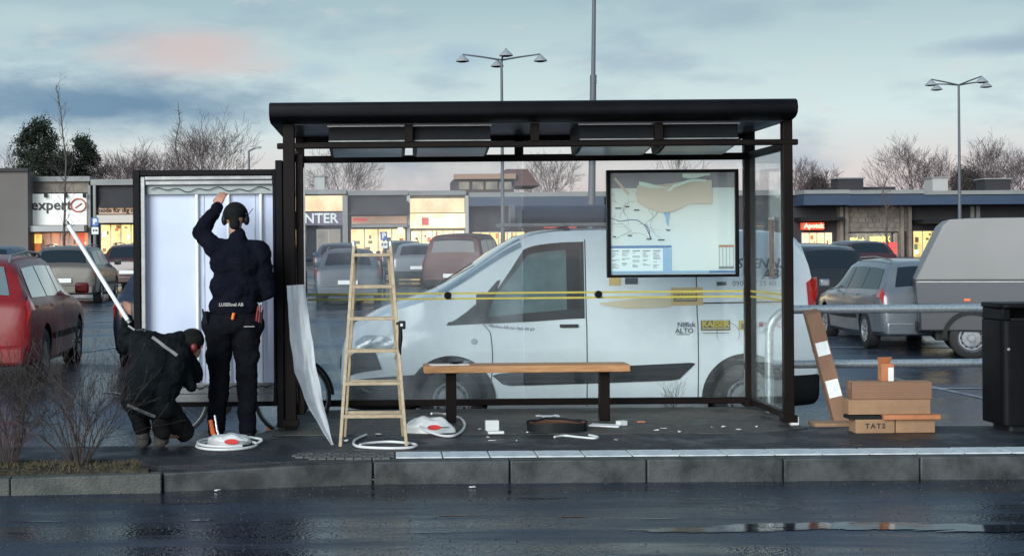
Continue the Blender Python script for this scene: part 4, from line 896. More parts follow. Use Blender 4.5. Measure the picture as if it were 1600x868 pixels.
litter_bin()
GB = 'cardboard boxes stacked by the rail'
def box(px0, px1, py0, py1, Y, d, m, label, rz=0, name='cardboard_box', dz=None, tape=True, txt=None, prnt=None):
    a = W(px0, py1, Y); b = W(px1, py0, Y); w = (b.x-a.x); h = b.z-a.z; z = a.z if dz is None else dz
    T = thing(name, label, 'box', ((a.x+b.x)/2, Y+d/2, z), rz, GB)
    MB().box(-w/2, w/2, -d/2, d/2, 0, h).build('carton', m, T, bevel=.004)
    if tape:
        MB().box(-w/2-.0015, w/2+.0015, -.025, .025, h*.55, h+.0015).build('tape', M_card2, T)
        MB().box(-w/2+.01, w/2-.01, -d/2-.0025, -d/2-.0005, h*.47, h*.49).build('flap_edge', M_seam if False else M_card2, T)
    if txt: text('lettering', txt, .055, MATS['print_black'], T, (-.0, -d/2-.003, h*.52), depth=.0006, bold=.002, spacing=1.4)
    return T, h, z
_, h, z = box(1337, 1398, 649, 671, 11.40, .17, M_card2, 'cardboard box with four printed letters at the bottom left of the box stack', dz=0., txt='TATS', tape=False)
box(1400, 1461, 649, 671, 11.41, .17, M_card2, 'plain cardboard box at the bottom right of the box stack', dz=0., tape=False)
z1 = h
t, h2, _ = box(1381, 1470, 641, 649, 11.36, .17, M_orange, 'thin orange brown carton lying on the two bottom boxes', dz=z1+.001, tape=False)
t, h3, _ = box(1328, 1380, 643, 649, 11.40, .17, M_dark, 'thin black packet between the lower boxes on the left of the stack', dz=z1+.001, tape=False, name='black_packet')
z2 = z1+max(h2, h3)+.002
t, h4, _ = box(1326, 1454, 617, 641, 11.40, .17, M_card2, 'wide pale cardboard box second from the top of the stack', dz=z2)
t, h5, _ = box(1333, 1456, 587, 615, 11.42, .17, M_card, 'wide brown cardboard box on top of the stack', rz=R(-2), dz=z2+h4+.001)
t, h6, _ = box(1377, 1397, 560, 587, 11.50, .08, M_orange, 'small open orange carton standing on the top box', rz=R(4), dz=z2+h4+h5+.002, tape=False, name='orange_carton')
MB().box(.0, .045, -.045, -.041, .0, .11).build('paper_label', M_paper, t)
m = MB(); m.add([(-.05, .04, .13), (.05, .04, .13), (.05, .0, .19), (-.07, .0, .19), (-.05, .043, .13), (.05, .043, .13), (.05, .003, .192), (-.07, .003, .192)], [(0, 1, 2, 3), (7, 6, 5, 4), (0, 4, 5, 1), (1, 5, 6, 2), (2, 6, 7, 3), (3, 7, 4, 0)]); m.build('open_flap', M_orange, t)
def long_box():
    Y = 12.15; pb = W(1318, 664, Y); pt = W(1272, 490, Y+.55)
    b = Vector((pb.x, Y, gz(pb.x, Y)+.0)); t = Vector((pt.x, 12.72, pt.z)); d = t-b
    T = thing('long_cardboard_box', 'long narrow cardboard box leaning on the rail beside the white van', 'box', b)
    w = Vector((.13, 0, .03)); n = Vector((0, .12, .03)); vs = []
    for p in (Vector((0, 0, 0)), d):
        vs += [p-w*.5, p+w*.5, p+w*.5+n, p-w*.5+n]
    m = MB(); m.add(vs, [(0, 1, 2, 3), (7, 6, 5, 4), (0, 4, 5, 1), (1, 5, 6, 2), (2, 6, 7, 3), (3, 7, 4, 0)]); m.build('carton', M_card, T, bevel=.004)
    for (f0, f1) in ((.62, .74), (.25, .40)):
        m = MB(); off = Vector((0, -.004, -.001))
        m.add([d*f0-w*.42+off, d*f0+w*.42+off, d*f1+w*.42+off, d*f1-w*.42+off], [(0, 1, 2, 3)]); m.build('paper_label', M_paper, T)
long_box()
m = MB(); m.box(-.19, .19, -.1, .1, 0, .035); o = m.build('wood_plank', M_card2, bevel=.003); o.location = (WX(1300, 12.1), 12.1, gz(3.8, 12.1)+.002); tag(o, 'flat pale board lying at the pavement edge left of the box stack', 'board')
# ------------------------------------------------------------------ clutter on the ground
def cable(name, label, pts2, z=.012, r=.011, mt=M_white, cat='cable', zs=None):
    """smooth closed-ish catmull curve through ground points"""
    P = [Vector((x, y, (zs[i] if zs else z))) for i, (x, y) in enumerate(pts2)]; out = []
    for i in range(len(P)-1):
        p0 = P[max(i-1, 0)]; p1 = P[i]; p2 = P[i+1]; p3 = P[min(i+2, len(P)-1)]
        for k in range(8):
            t = k/8; out.append(.5*((2*p1)+(p2-p0)*t+(2*p0-5*p1+4*p2-p3)*t*t+(3*p1-p0-3*p2+p3)*t**3))
    out.append(P[-1]); o = MB().tube(out, r, 8).build(name, mt, sm=60); return tag(o, label, cat)
def G(px, py, z=0.):      # point on the pavement seen at a pixel
    yt = (py-CY)+ROLL*(px-CX); Y = (CH-z)*F/yt; return (WX(px, Y), Y)
def ring(cx, cy, rx, ry, n=12, a0=0, a1=2*pi): return [(cx+rx*cos(lerp(a0, a1, i/n)), cy+ry*sin(lerp(a0, a1, i/n))) for i in range(n+1)]
c = G(355, 699); cable('cable_coil', 'white cable coiled round a plastic bag at the standing worker feet', ring(c[0]-.02, c[1]+.06, .235, .26, 12, .3, 6.5)+ring(c[0], c[1]+.1, .25, .28, 12, .3, 5.2), zs=[.014]*13+[.034]*13)
c = G(600, 694); cable('white_hose', 'white hose looping round the feet of the stepladder', [G(570, 681), G(552, 690), G(556, 699), G(600, 702), G(640, 701), G(646, 696), G(610, 692), G(575, 694), G(560, 697)], z=.012)
cable('white_cable', 'white cord looping over the plastic bag behind the stepladder', [G(650, 664, .06), G(664, 672, .05), G(690, 683), G(712, 681), G(724, 668), G(718, 656), G(695, 652), G(672, 656)], zs=[.07, .05, .014, .014, .014, .014, .03, .06])
cable('white_strip', 'bent white plastic strip lying before the black bag', [G(864, 684), G(880, 682), G(900, 684), G(925, 686), G(932, 684), G(918, 681)], z=.010, r=.009)
def bag(px, py, w, d, h, seed, label, m, name='plastic_bag', oval=True, cat='bag'):
    x, y = G(px, py); T = thing(name, label, cat, (x, y+d/2, 0.006))
    n, k = 20, 14
    def fn(a, b):
        th = 2*pi*a; ph = pi*(b*.5); r = cos(ph)**.55; q = 1+.16*noise.noise((cos(th)*1.7+seed, sin(th)*1.7, b*3)); 
        return (w/2*r*q*cos(th), d/2*r*q*sin(th), max(0, h*sin(ph)*(1+.35*noise.noise((cos(th)*r*2.2, sin(th)*r*2.2, seed)))))
    MB().grid(fn, n*2, k).build('bag_body', m, T, sm=60)
    if oval:
        def fo(a, b): 
            th = 2*pi*a; return (-.06*w/.3+.06*cos(th)*b, -d/2*1.02-.0, h*.38+.025*sin(th)*b)
        m2 = MB(); m2.grid(lambda a, b: (w*.1+.055*cos(2*pi*a)*b, -d/2*.93-.012, h*.42+.022*sin(2*pi*a)*b), 20, 3); m2.build('red_logo', mat('logo_red', (.6, .03, .03), .5) if 'logo_red' not in MATS else MATS['logo_red'], T)
        m2 = MB(); m2.box(w*.18, w*.40, -d/2*.93-.008, -d/2*.93-.004, h*.40, h*.46); m2.build('printed_line', MATS['sticker_grey'], T)
    return T
bag(352, 697, .36, .22, .075, 3, 'white plastic bag with a red oval logo inside the cable coil', M_white)
t = bag(668, 678, .42, .2, .12, 8, 'white plastic bag with red print behind the stepladder', M_white); 
def tool_bag():
    x, y = G(872, 677); T = thing('tool_bag', 'low black open tool bag on the shelter floor under the bench', 'bag', (x, y+.15, .006))
    MB().grid(lambda a, b: ((.245+.006*sin(9*a*6.28))*cos(2*pi*a)*(1+.03*b), (.15)*sin(2*pi*a)*(1+.03*b), .075*b+.008*sin(2*pi*a*3)*b), 40, 6).build('bag_side', M_dark, T, sm=60)
    MB().lathe([(0, .05), (.5, .05), (.9, .055), (.97, .07)], (0, 0, 0), 'Z', 30).build('bag_lining', mat('brown_lining', (.12, .05, .03), .8), T, sm=50).scale = (.245, .145, 1)
    MB().tube([(-.2, .02, .07), (-.1, .03, .10), (.05, .02, .095), (.2, .03, .07)], .009, 6).build('bag_handle', M_dark, T, sm=60)
tool_bag()
o = MB().grid(lambda a, b: (.2*(a-.5), .12*(b-.5), .012*noise.noise((a*5, b*5, 0))), 8, 6).build('white_cloth', M_paper, sm=60); x, y = G(856, 672); o.location = (x, y+.10, .11); tag(o, 'crumpled white cloth on top of the black tool bag', 'cloth')
def smallbox(px, py, w, d, h, m, label, name='white_box', cat='box', rz=0):
    x, y = G(px, py); o = MB().box(-w/2, w/2, -d/2, d/2, 0, h).build(name, m, bevel=.003); o.location = (x, y+d/2, .007); o.rotation_euler = (0, 0, rz); return tag(o, label, cat)
smallbox(767, 674, .11, .06, .085, M_white, 'small white carton on the shelter floor left of the tool bag', rz=.1)
smallbox(773, 679, .13, .05, .022, M_white, 'flat white packet in front of the small white carton', name='white_packet', rz=.05)
smallbox(946, 668, .26, .14, .012, M_paper, 'flat grey white sheet beside the right bench leg', name='paper_sheet', cat='paper', rz=-.4)
smallbox(970, 666, .08, .06, .04, M_white, 'crumpled white packet right of the right bench leg', name='white_packet', rz=.5)
smallbox(1000, 661, .07, .03, .012, M_orange, 'orange scrap of card right of the bench', name='card_scrap', cat='scrap')
def scraps():
    rr = random.Random(11); k = 0
    spots = [(783, 678, 'beside the small white carton'), (800, 674, 'between the small carton and the black tool bag'), (822, 677, 'just left of the black tool bag'), (840, 681, 'before the left end of the black tool bag'), (760, 685, 'below the small white carton'), (786, 697, 'near the guide tiles below the small white carton'), (805, 690, 'between the guide tiles and the black tool bag'), (768, 690, 'nearer the kerb than the small white carton'), (960, 689, 'right of the bent white strip'), (986, 684, 'right of the bent strip, farther from the tiles'), (1110, 669, 'at the back under the map, left of three'), (1128, 668, 'at the back under the map, middle of three'), (1152, 673, 'at the back under the map, right of three'), (1060, 676, 'midway between the bench and the right posts'), (1035, 671, 'just right of the bench end'), (1088, 681, 'in the middle of the open floor right of the bench'), (538, 690, 'between the plastic sheet and the ladder foot'), (555, 672, 'behind the left leg of the stepladder'), (590, 680, 'between the legs of the stepladder'), (748, 672, 'left of the small white carton'), (884, 688, 'under the bent white strip'), (1024, 674, 'a little right of the right bench leg'), (700, 690, 'below the white cable loop'), (1180, 668, 'close to the back right post')]
    for (px, py, where) in [q for i, q in enumerate(spots) if i not in (1, 3, 5, 9, 15, 17, 20, 22)]:
        x, y = G(px, py); s = rr.uniform(.006, .026); n = 6; vs = [(s*rr.uniform(.6, 1.2)*cos(6.28*i/n)*1.6, s*rr.uniform(.6, 1.2)*sin(6.28*i/n), rr.uniform(0.0, .008)) for i in range(n)]
        m = MB(); m.add(vs+[(a, b, c+.003) for a, b, c in vs], [tuple(range(n))[::-1], tuple(range(n, 2*n))]+[(i, (i+1) % n, (i+1) % n+n, i+n) for i in range(n)])
        o = m.build('paper_scrap', M_paper); o.location = (x, y, .008); o.rotation_euler = (0, 0, rr.uniform(0, 6)); tag(o, 'torn white paper scrap '+where, 'scrap', 'paper scraps on the shelter floor')
    for (px, py, where) in ((337, 767, 'on the road below the coiled cable, the lower of two'), (332, 758, 'on the road below the coiled cable, the upper of two'), (735, 762, 'on the road below the kerb before the bench'), (60, 766, 'on the road below the planting bed')):
        yt = (py-CY)+ROLL*(px-CX); Y = (CH+.165)*F/yt; m = MB(); m.box(-.02, .02, -.012, .012, 0, .006); o = m.build('paper_scrap', M_paper); o.location = (WX(px, Y), Y, -.158); o.rotation_euler = (0, 0, rr.uniform(0, 3)); tag(o, 'tiny white scrap '+where, 'scrap', 'paper scraps on the road')
scraps()
# ------------------------------------------------------------------ bicycle
def bicycle():
    Y = 13.0; xl, xr = WX(250, Y), WX(455, Y); xl = xr-1.12; z = gz((xl+xr)/2, Y)+.0; T = thing('bicycle', 'dark bicycle parked behind the poster cabinet with an orange spoke reflector', 'bicycle', ((xl+xr)/2, Y, z)); r = .345
    hx = (xr-xl)/2
    for s in (-1, 1):
        c = Vector((s*hx, 0, r)); m = MB(); m.tube([c+Vector((r*cos(a), 0, r*sin(a))) for a in [2*pi*i/40 for i in range(41)]], .014, 8, cap=False); w = m.build('wheel', M_rubber, T, sm=60)
        m = MB(); m.tube([c+Vector(((r-.022)*cos(a), 0, (r-.022)*sin(a))) for a in [2*pi*i/40 for i in range(41)]], .008, 6, cap=False); m.build('rim', M_silver, w, sm=60)
        m = MB()
        for i in range(28): a = 2*pi*i/28; m.tube([c+Vector((0, .03*(1 if i % 2 else -1), 0)), c+Vector(((r-.02)*cos(a), 0, (r-.02)*sin(a)))], .0012, 3)
        m.build('spokes', M_silver, w)
        MB().tube([c+Vector((0, -.05, 0)), c+Vector((0, .05, 0))], .02, 8).build('hub', M_dark, w, sm=50)
        m = MB(); m.tube([c+Vector(((r+.03)*cos(a), 0, (r+.03)*sin(a))) for a in [pi*(.02+.9*i/20) for i in range(21)]], .016, 6); m.build('mudguard', M_dark, T, sm=60)
    f = MB(); bb = (-.08, 0, .28); st = (-.22, 0, .78); hd = (.36, 0, .85); hb = (.40, 0, .68)
    for a, b in ((bb, st), (st, hd), (bb, hb), (hd, hb), (bb, (-hx, 0, r)), (st, (-hx, 0, r)), (hb, (hx, 0, r))): f.tube([a, b], .016, 8)
    f.build('frame', M_blueb, T, sm=50)
    MB().lathe([(0, -.01), (.09, -.01), (.09, .01), (0, .01)], (-.08, -.05, .28), 'Y', 20).build('chainring', M_dark, T)
    MB().box(-.34, -.10, -.07, .07, .86, .91).build('saddle', M_dark, T, bevel=.02, seg=3)
    MB().tube([(.34, -.28, 1.0), (.38, -.1, 1.02), (.38, .1, 1.02), (.34, .28, 1.0)], .014, 8).build('handlebar', M_silver, T, sm=60)
    MB().tube([(.36, 0, .85), (.38, 0, 1.02)], .014, 8).build('stem', M_silver, T)
    px, pz = W(421, 674, Y).x-T.location.x, W(421, 674, Y).z-z
    m = MB(); m.bar((px-.02, -.02, pz+.035), (px+.03, -.02, pz-.045), .035, .02, up=(0, 1, 0)); m.build('reflector', M_hiorange, T, bevel=.006)
    m = MB(); m.bar((-.10, -.09, .10), (-.10, -.18, .10), .08, .02); m.build('pedal', M_dark, T)
M_blueb = paint('bicycle_frame_paint', (.02, .04, .06))
bicycle()
# ------------------------------------------------------------------ people
def blob_mesh(parts, vox=.010, it=3, wrinkle=0, wscale=9, seed=0):
    """parts: ('c', p0, r0, p1, r1) tapered capsules or ('e', centre, (rx,ry,rz)[, rotation]) fused into one continuous surface"""
    m = MB()
    for p in parts:
        if p[0] == 'c':
            _, a, ra, b, rb = p[:5]; a = Vector(a); b = Vector(b)
            m.sphere(a, ra, 14, 9); m.sphere(b, rb, 14, 9); m.tube([a, b], [ra, rb], 14)
        else:
            c = Vector(p[1]); q = MB(); q.sphere((0, 0, 0), 1, 18, 12, p[2]); rot = p[3] if len(p) > 3 else Matrix()
            m.add([rot @ Vector(v)+c for v in q.v], q.f)
    me = m.mesh('body', fix=False); o = bpy.data.objects.new('tmp', me); COL.objects.link(o)
    r = o.modifiers.new('r', 'REMESH'); r.mode = 'VOXEL'; r.voxel_size = vox
    s = o.modifiers.new('s', 'SMOOTH'); s.factor = .5; s.iterations = it
    me = apply_mods(o); bpy.data.objects.remove(o)
    if wrinkle:
        me.update(); ns = [v.normal.copy() for v in me.vertices]
        for v, n in zip(me.vertices, ns):
            c = v.co; d = noise.noise((c.x*wscale+seed, c.y*wscale, c.z*wscale*1.6))*.7+abs(noise.noise((c.x*wscale*2+seed, c.y*wscale*2, c.z*wscale*3.4)))*.5
            v.co = c+n*wrinkle*d
    me.shade_smooth(); return me
def hand(wrist, d, up, side, curl=.5, s=1.0):
    """capsules of a palm, four unequal bent fingers and a thumb; d points along the fingers, up is the back of the hand"""
    d = Vector(d).normalized(); up = Vector(up); up = (up-d*up.dot(d)).normalized(); r = d.cross(up)*side; w = Vector(wrist); out = []
    pal = w+d*.085*s
    for k in range(4): out.append(('c', w+d*.02*s+r*(k-1.5)*.014*s, .015*s, pal+r*(k-1.5)*.020*s, .0125*s))
    for k, l in enumerate((.072, .082, .076, .060)):
        b = pal+r*(k-1.5)*.021*s; dirn = d.copy(); p = b
        for j, f in enumerate((.45, .32, .25)):
            dirn = (dirn-up*curl*(.6+.3*j)).normalized(); q = p+dirn*l*f*s; out.append(('c', p, (.0098-.001*j)*s, q, (.009-.001*j)*s)); p = q
    b = w+d*.03*s-r*.03*s; p1 = b-r*.022*s+d*.03*s-up*.012*s; p2 = p1+d*.03*s-up*.014*s
    out += [('c', b, .014*s, p1, .012*s), ('c', p1, .011*s, p2, .009*s)]
    return out
def head(c, fwd, s=1.0):
    c = Vector(c); f = Vector(fwd).normalized(); r = f.cross(Vector((0, 0, 1))).normalized(); u = r.cross(f); rot = Matrix((r, f, u)).transposed().to_4x4()
    P = lambda a, b, d: c+r*a*s+f*b*s+u*d*s
    return [('e', P(0, -.012, .025), (.076*s, .094*s, .098*s), rot), ('e', P(0, .025, -.045), (.058*s, .062*s, .068*s), rot), ('c', P(0, .085, -.0), .011*s, P(0, .108, -.03), .014*s),
            ('c', P(-.024, .082, -.072), .009*s, P(.024, .082, -.072), .009*s), ('e', P(0, .065, -.098), (.024*s, .022*s, .018*s), rot),
            ('e', P(-.076, .0, -.01), (.009*s, .019*s, .031*s), rot), ('e', P(.076, .0, -.01), (.009*s, .019*s, .031*s), rot),
            ('c', P(-.045, .07, .022), .012*s, P(.045, .07, .022), .012*s)]
def standing_worker():
    X, Y = -1.23, 11.46; T = thing('person', 'standing worker in dark clothes and black cap reaching up into the poster cabinet', 'person', (X, Y, -.0))
    hipL, hipR = Vector((-.085, 0, .93)), Vector((.095, 0, .93)); knL, knR = Vector((-.125, .04, .49)), Vector((.095, .04, .49)); anL, anR = Vector((-.145, 0, .09)), Vector((.115, .0, .09))
    shL, shR = Vector((-.155, .02, 1.54)), Vector((.215, .0, 1.515)); elL = Vector((-.275, .10, 1.675)); wrL = Vector((-.15, .18, 1.875)); elR = Vector((.275, .03, 1.19)); wrR = Vector((.19, .25, 1.14)); nk = Vector((.04, .0, 1.60)); hd = Vector((.02, .035, 1.775))
    body = [('c', hipL, .085, knL, .058), ('c', hipR, .085, knR, .058), ('c', knL, .056, anL, .04), ('c', knR, .056, anR, .04), ('e', (.0, 0, 1.0), (.155, .11, .13)), ('e', (.02, 0, 1.3), (.165, .105, .26)), ('c', shL, .06, shR, .06),
            ('c', nk, .055, hd-Vector((0, .02, .06)), .05), ('c', shL, .05, elL, .042), ('c', elL, .04, wrL, .028), ('c', shR, .05, elR, .042), ('c', elR, .04, wrR, .028)]
    body += head(hd, (-.12, 1, .12), .93); body += hand(wrL, (.30, .30, .90), (-.3, -.9, .5), 1, .55, 1.05); body += hand(wrR, (-.3, .9, -.05), (0, .1, 1), -1, .6)
    link('body', blob_mesh(body, .0075, 2), M_skin, T)
    j = [('c', shL, .082, shR, .082), ('e', (.032, .0, 1.42), (.215, .135, .17)), ('e', (.02, .0, 1.22), (.208, .137, .22)), ('e', (.005, 0, 1.06), (.205, .135, .12)), ('c', shL, .083, elL, .068), ('c', elL, .068, wrL-Vector((0, 0, .0)), .048), ('c', shR, .085, elR, .070), ('c', elR, .072, wrR, .05), ('c', nk-Vector((0, 0, .06)), .10, nk+Vector((0, .0, .035)), .066)]
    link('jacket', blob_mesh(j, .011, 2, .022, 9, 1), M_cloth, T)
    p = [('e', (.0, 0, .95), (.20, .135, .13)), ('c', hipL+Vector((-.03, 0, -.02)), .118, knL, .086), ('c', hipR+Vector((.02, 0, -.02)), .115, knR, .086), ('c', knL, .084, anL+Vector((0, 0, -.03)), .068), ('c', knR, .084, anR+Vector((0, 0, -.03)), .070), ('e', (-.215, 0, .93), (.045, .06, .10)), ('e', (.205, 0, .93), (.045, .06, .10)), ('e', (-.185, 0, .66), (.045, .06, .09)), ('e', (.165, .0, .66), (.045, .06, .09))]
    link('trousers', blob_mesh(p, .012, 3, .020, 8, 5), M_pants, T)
    for s, a in ((-1, anL), (1, anR)):
        b = [('c', a+Vector((0, -.015, -.045)), .050, a+Vector((.02*s, .16, -.055)), .036), ('c', a+Vector((0, 0, .03)), .052, a+Vector((0, -.01, -.04)), .048)]
        link('boot', blob_mesh(b, .010, 2), M_rubber, T)
    cap = [('e', hd+Vector((-.002, -.012, .05)), (.090, .104, .080)), ('c', hd+Vector((0, -.07, .012)), .040, hd+Vector((0, -.06, -.045)), .045)]
    link('cap', blob_mesh(cap, .009, 3, .004, 20), M_cap, T)
    # ear protectors: band and two cups
    for s in (-1, 1):
        c = hd+Vector((.090*s, -.005, -.005)); link('ear_cup', blob_mesh([('e', c, (.026, .040, .048))], .007, 2), M_dark, T)
    MB().tube([hd+Vector((.100*cos(a), -.0, .015+.118*sin(a))) for a in [pi*i/16 for i in range(17)]], .009, 6).build('head_band', M_dark, T, sm=60)
    MB().tube([hd+Vector((.10, 0, .03)), hd+Vector((.145, .0, .085))], .003, 5).build('antenna', M_dark, T)
    # lettering across the lower back, lamp and tools
    y = -.152
    text('lettering', 'LUSERnel AB', .036, MATS['reflective_tape'], T, (.0, y-.012, 1.085), depth=.001, bold=.0015, roll=0)
    m = MB(); m.bar((.01, -.155, .965), (.022, -.16, 1.02), .028, .02); m.build('tail_lamp', M_hiorange, T, bevel=.006)
    for k, (x, z, h, mm) in enumerate(((.195, .98, .09, M_redtool), (.215, .97, .11, M_redtool), (.232, .96, .08, M_dark), (-.205, .96, .07, M_dark), (-.222, .96, .09, M_dark2))):
        m = MB(); m.tube([(x, -.09, z-.03), (x+(.015 if x > 0 else -.015), -.10, z+h)], [.010, .007], 8); m.build('pocket_tool', mm, T, sm=50)
    MB().box(.10, .185, -.158, -.150, .905, .912).build('pocket_piping', M_reflect, T)
M_redtool = mat('red_tool', (.16, .012, .015), .5)
standing_worker()
def knee_tool():
    x, y = G(330, 688); T = thing('red_clamp', 'red and silver tool standing by the standing worker left boot', 'tool', (x, y, 0.003))
    MB().tube([(-.02, .02, .16), (.0, 0, .06), (.035, -.01, .012)], [.018, .020, .018], 8).build('handle', M_hiorange, T, sm=60)
    MB().tube([(.015, .02, .20), (.035, 0, .08), (.06, -.01, .014)], [.010, .012, .010], 8).build('shaft', M_chrome, T, sm=60)
knee_tool()
def crouching_worker():
    Y = 10.72; X = WX(235, Y); T = thing('person', 'crouching worker in a dark jacket seen from behind holding up a white tube', 'person', (X, Y, 0))
    pel = Vector((-.03, .04, .37)); nk = Vector((.17, .28, .82)); hd = Vector((.275, .34, .79)); shL = Vector((-.11, .20, .83)); shR = Vector((.19, .26, .74)); elL = Vector((-.25, .33, .80)); wrL = Vector((-.215, .20, .985)); elR = Vector((.27, .46, .54)); wrR = Vector((.22, .62, .52))
    knL, knR = Vector((-.17, .40, .46)), Vector((.20, .30, .11)); anL, anR = Vector((-.075, .07, .12)), Vector((.055, .10, .12))
    body = [('e', pel, (.15, .12, .13)), ('c', pel+Vector((-.07, 0, 0)), .085, knL, .058), ('c', pel+Vector((.07, 0, 0)), .085, knR, .058), ('c', knL, .055, anL, .04), ('c', knR, .055, anR, .04), ('c', pel, .13, (.06, .14, .65), .14), ('c', shL, .06, shR, .06), ('c', nk-Vector((.03, .05, .03)), .055, hd, .05), ('c', shL, .05, elL, .042), ('c', elL, .04, wrL, .028), ('c', shR, .05, elR, .042), ('c', elR, .04, wrR, .028)]
    body += head(hd, (.30, 1, -.45)); body += hand(wrL, (-.05, -.1, 1), (.2, -1, -.1), 1, .75, 1.0); body += hand(wrR, (-.2, .9, 0), (0, .1, 1), -1, .6)
    link('body', blob_mesh(body, .0075, 2), M_skin, T)
    rot = Matrix.Rotation(R(-14), 4, 'Y')
    j = [('c', (-.075, .02, .42), .165, (.00, .12, .64), .185), ('c', (.06, .04, .43), .13, (.10, .14, .62), .165), ('c', (-.05, .17, .745), .155, (.14, .20, .70), .14), ('c', shL, .085, shR, .095), ('c', shL, .082, elL, .070), ('c', elL, .070, wrL, .046), ('c', shR, .085, elR, .072), ('c', elR, .072, wrR, .05), ('c', nk-Vector((.05, .05, .02)), .085, nk, .075),
         ('c', (.20, .16, .62), .07, (.27, .20, .47), .045), ('c', (-.13, -.02, .36), .085, (.09, .0, .31), .085)]
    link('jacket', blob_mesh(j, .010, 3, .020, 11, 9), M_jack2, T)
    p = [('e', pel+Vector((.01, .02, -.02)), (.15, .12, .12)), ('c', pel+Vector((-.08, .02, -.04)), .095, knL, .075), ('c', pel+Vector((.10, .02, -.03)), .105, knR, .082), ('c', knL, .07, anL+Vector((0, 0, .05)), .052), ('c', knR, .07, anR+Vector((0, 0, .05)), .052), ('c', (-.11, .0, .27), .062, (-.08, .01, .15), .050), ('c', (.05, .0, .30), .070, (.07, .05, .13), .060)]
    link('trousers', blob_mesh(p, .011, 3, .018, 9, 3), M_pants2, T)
    for a in (anL, anR):
        b = [('c', a+Vector((0, -.05, -.01)), .052, a+Vector((0, .13, -.07)), .042), ('c', a+Vector((0, -.05, -.06)), .048, a+Vector((0, .0, .03)), .052)]
        link('boot', blob_mesh(b, .009, 2), M_boot, T)
    cap = [('e', hd+Vector((-.01, -.01, .03)), (.100, .104, .092))]
    link('cap', blob_mesh(cap, .009, 3, .004, 20), M_cap, T)
    for s in (-1, 1):
        c = hd+Vector((.015, -.093*s-.0, -.025)); link('ear_cup', blob_mesh([('e', c, (.030, .026, .038))], .007, 2), M_redtool, T)
    # reflective piping on the shoulders, printed hem
    dg = bpy.context.evaluated_depsgraph_get(); jo = [c for c in T.children if c.name.startswith('jacket')][0]
    def onback(x, z, off=.004):
        ok, co, n, i = jo.ray_cast(Vector((x, -2, z)), Vector((0, 1, 0)))
        return (co+Vector((0, -off, 0))) if ok else Vector((x, -.1, z))
    def strip(a, b, w, n, nm, m, off=.004):
        mb = MB(); pa = Vector((a[0], 0, a[1])); pb = Vector((b[0], 0, b[1])); pr = (pb-pa).normalized(); pr = Vector((-pr.z, 0, pr.x))*w/2
        mb.grid(lambda u, v: onback((pa.lerp(pb, u)+pr*(2*v-1)).x, (pa.lerp(pb, u)+pr*(2*v-1)).z, off), n, 3); return mb.build(nm, m, T, sm=60)
    q = lambda px, py: ((px-235)/205.2, 1.5-(py-396)/205.2)
    strip(q(234, 527), q(274, 556), .020, 16, 'reflective_piping', M_reflect)
    strip(q(203, 507), q(220, 519), .014, 8, 'reflective_piping', M_reflect)
    strip(q(201, 629), q(243, 649), .026, 14, 'hem_strip', M_reflect, .006)
    text('lettering', 'LUSERnel AB', .030, M_seam, T, onback(*q(222, 639), .012)+Vector((0, -.004, 0)), depth=.001, roll=R(25))
    TB = thing('light_tube', 'long white fluorescent tube held up by the crouching worker', 'tube', Vector((X, Y, 0))+wrL)
    a = Vector((.0, -.03, .02)); top = W(107, 352, Y+.2)-TB.location; bot = W(196, 494, Y+.15)-TB.location
    dv = (top-bot).normalized(); MB().tube([bot-dv*.03, top], .0165, 14).build('glass_tube', M_tube, TB, sm=60)
    MB().tube([top, top+dv*.03], .0172, 14).build('end_cap', M_silver, TB, sm=50); MB().tube([bot-dv*.06, bot-dv*.03], .0172, 14).build('end_cap', M_silver, TB, sm=50)
M_boot = mat('worn_boot', (.05, .047, .042), .8, col2=(.09, .085, .075), nscale=20)
crouching_worker()
# ------------------------------------------------------------------ shrubs and trees
def twigs(m, p, d, L, r, depth, rr, bend=.25, up=.1, split=(2, 3), rmin=.0015, nseg=4, n=5):
    pts = [p]; rs = [r]; dd = Vector(d).normalized(); q = Vector(p); ends = []
    for i in range(nseg):
        dd = (dd+Vector((rr.gauss(0, bend), rr.gauss(0, bend), rr.gauss(0, bend)+up))*.5).normalized(); q = q+dd*L/nseg; pts.append(q.copy()); rs.append(max(rmin, r*(1-.45*(i+1)/nseg)))
        if depth > 0 and i >= 1: ends.append((q.copy(), dd.copy()))
    m.tube(pts, rs, n if depth > 1 else 3, cap=False)
    if depth > 0:
        for (e, ed) in ends:
            for k in range(rr.randint(*split)-(0 if e is ends[-1][0] else 1)):
                a = ed.orthogonal().normalized(); a = Matrix.Rotation(rr.uniform(0, 2*pi), 3, ed) @ a
                twigs(m, e, ed+a*rr.uniform(.35, .85), L*rr.uniform(.55, .8), max(rmin, rs[-1]*.75), depth-1, rr, bend, up, split, rmin, nseg, n)
def shrub(cx, cy, z, h, w, seed, label):
    T = thing('bare_shrub', label, 'shrub', (cx, cy, z), 0, 'bare shrubs in the planting bed'); rr = random.Random(seed); m = MB(); b = MB()
    for i in range(30):
        a = rr.uniform(0, 2*pi); t = sqrt(rr.random()); p = Vector((.06*t*cos(a), .05*t*sin(a), 0)); d = Vector((cos(a)*t*w*1.1, sin(a)*t*w*.8, 1))
        mm = MB(); twigs(mm, p, d, h*rr.uniform(.42, .62), rr.uniform(.0035, .007), 2, rr, .24, .16, (1, 3), .0013, 4, 5)
        (m if i else b).add([Vector(v) for v in mm.v], mm.f)
        for k in range(6):
            v = Vector(rr.choice(mm.v)); s = rr.uniform(.004, .008)
            if v.z > h*.4: b.sphere(v, s, 5, 4, (1, 1, .8))
    m.build('stems', M_twig, T, sm=60, fix=False); b.build('buds', M_twig, T, fix=False, kind='stuff')
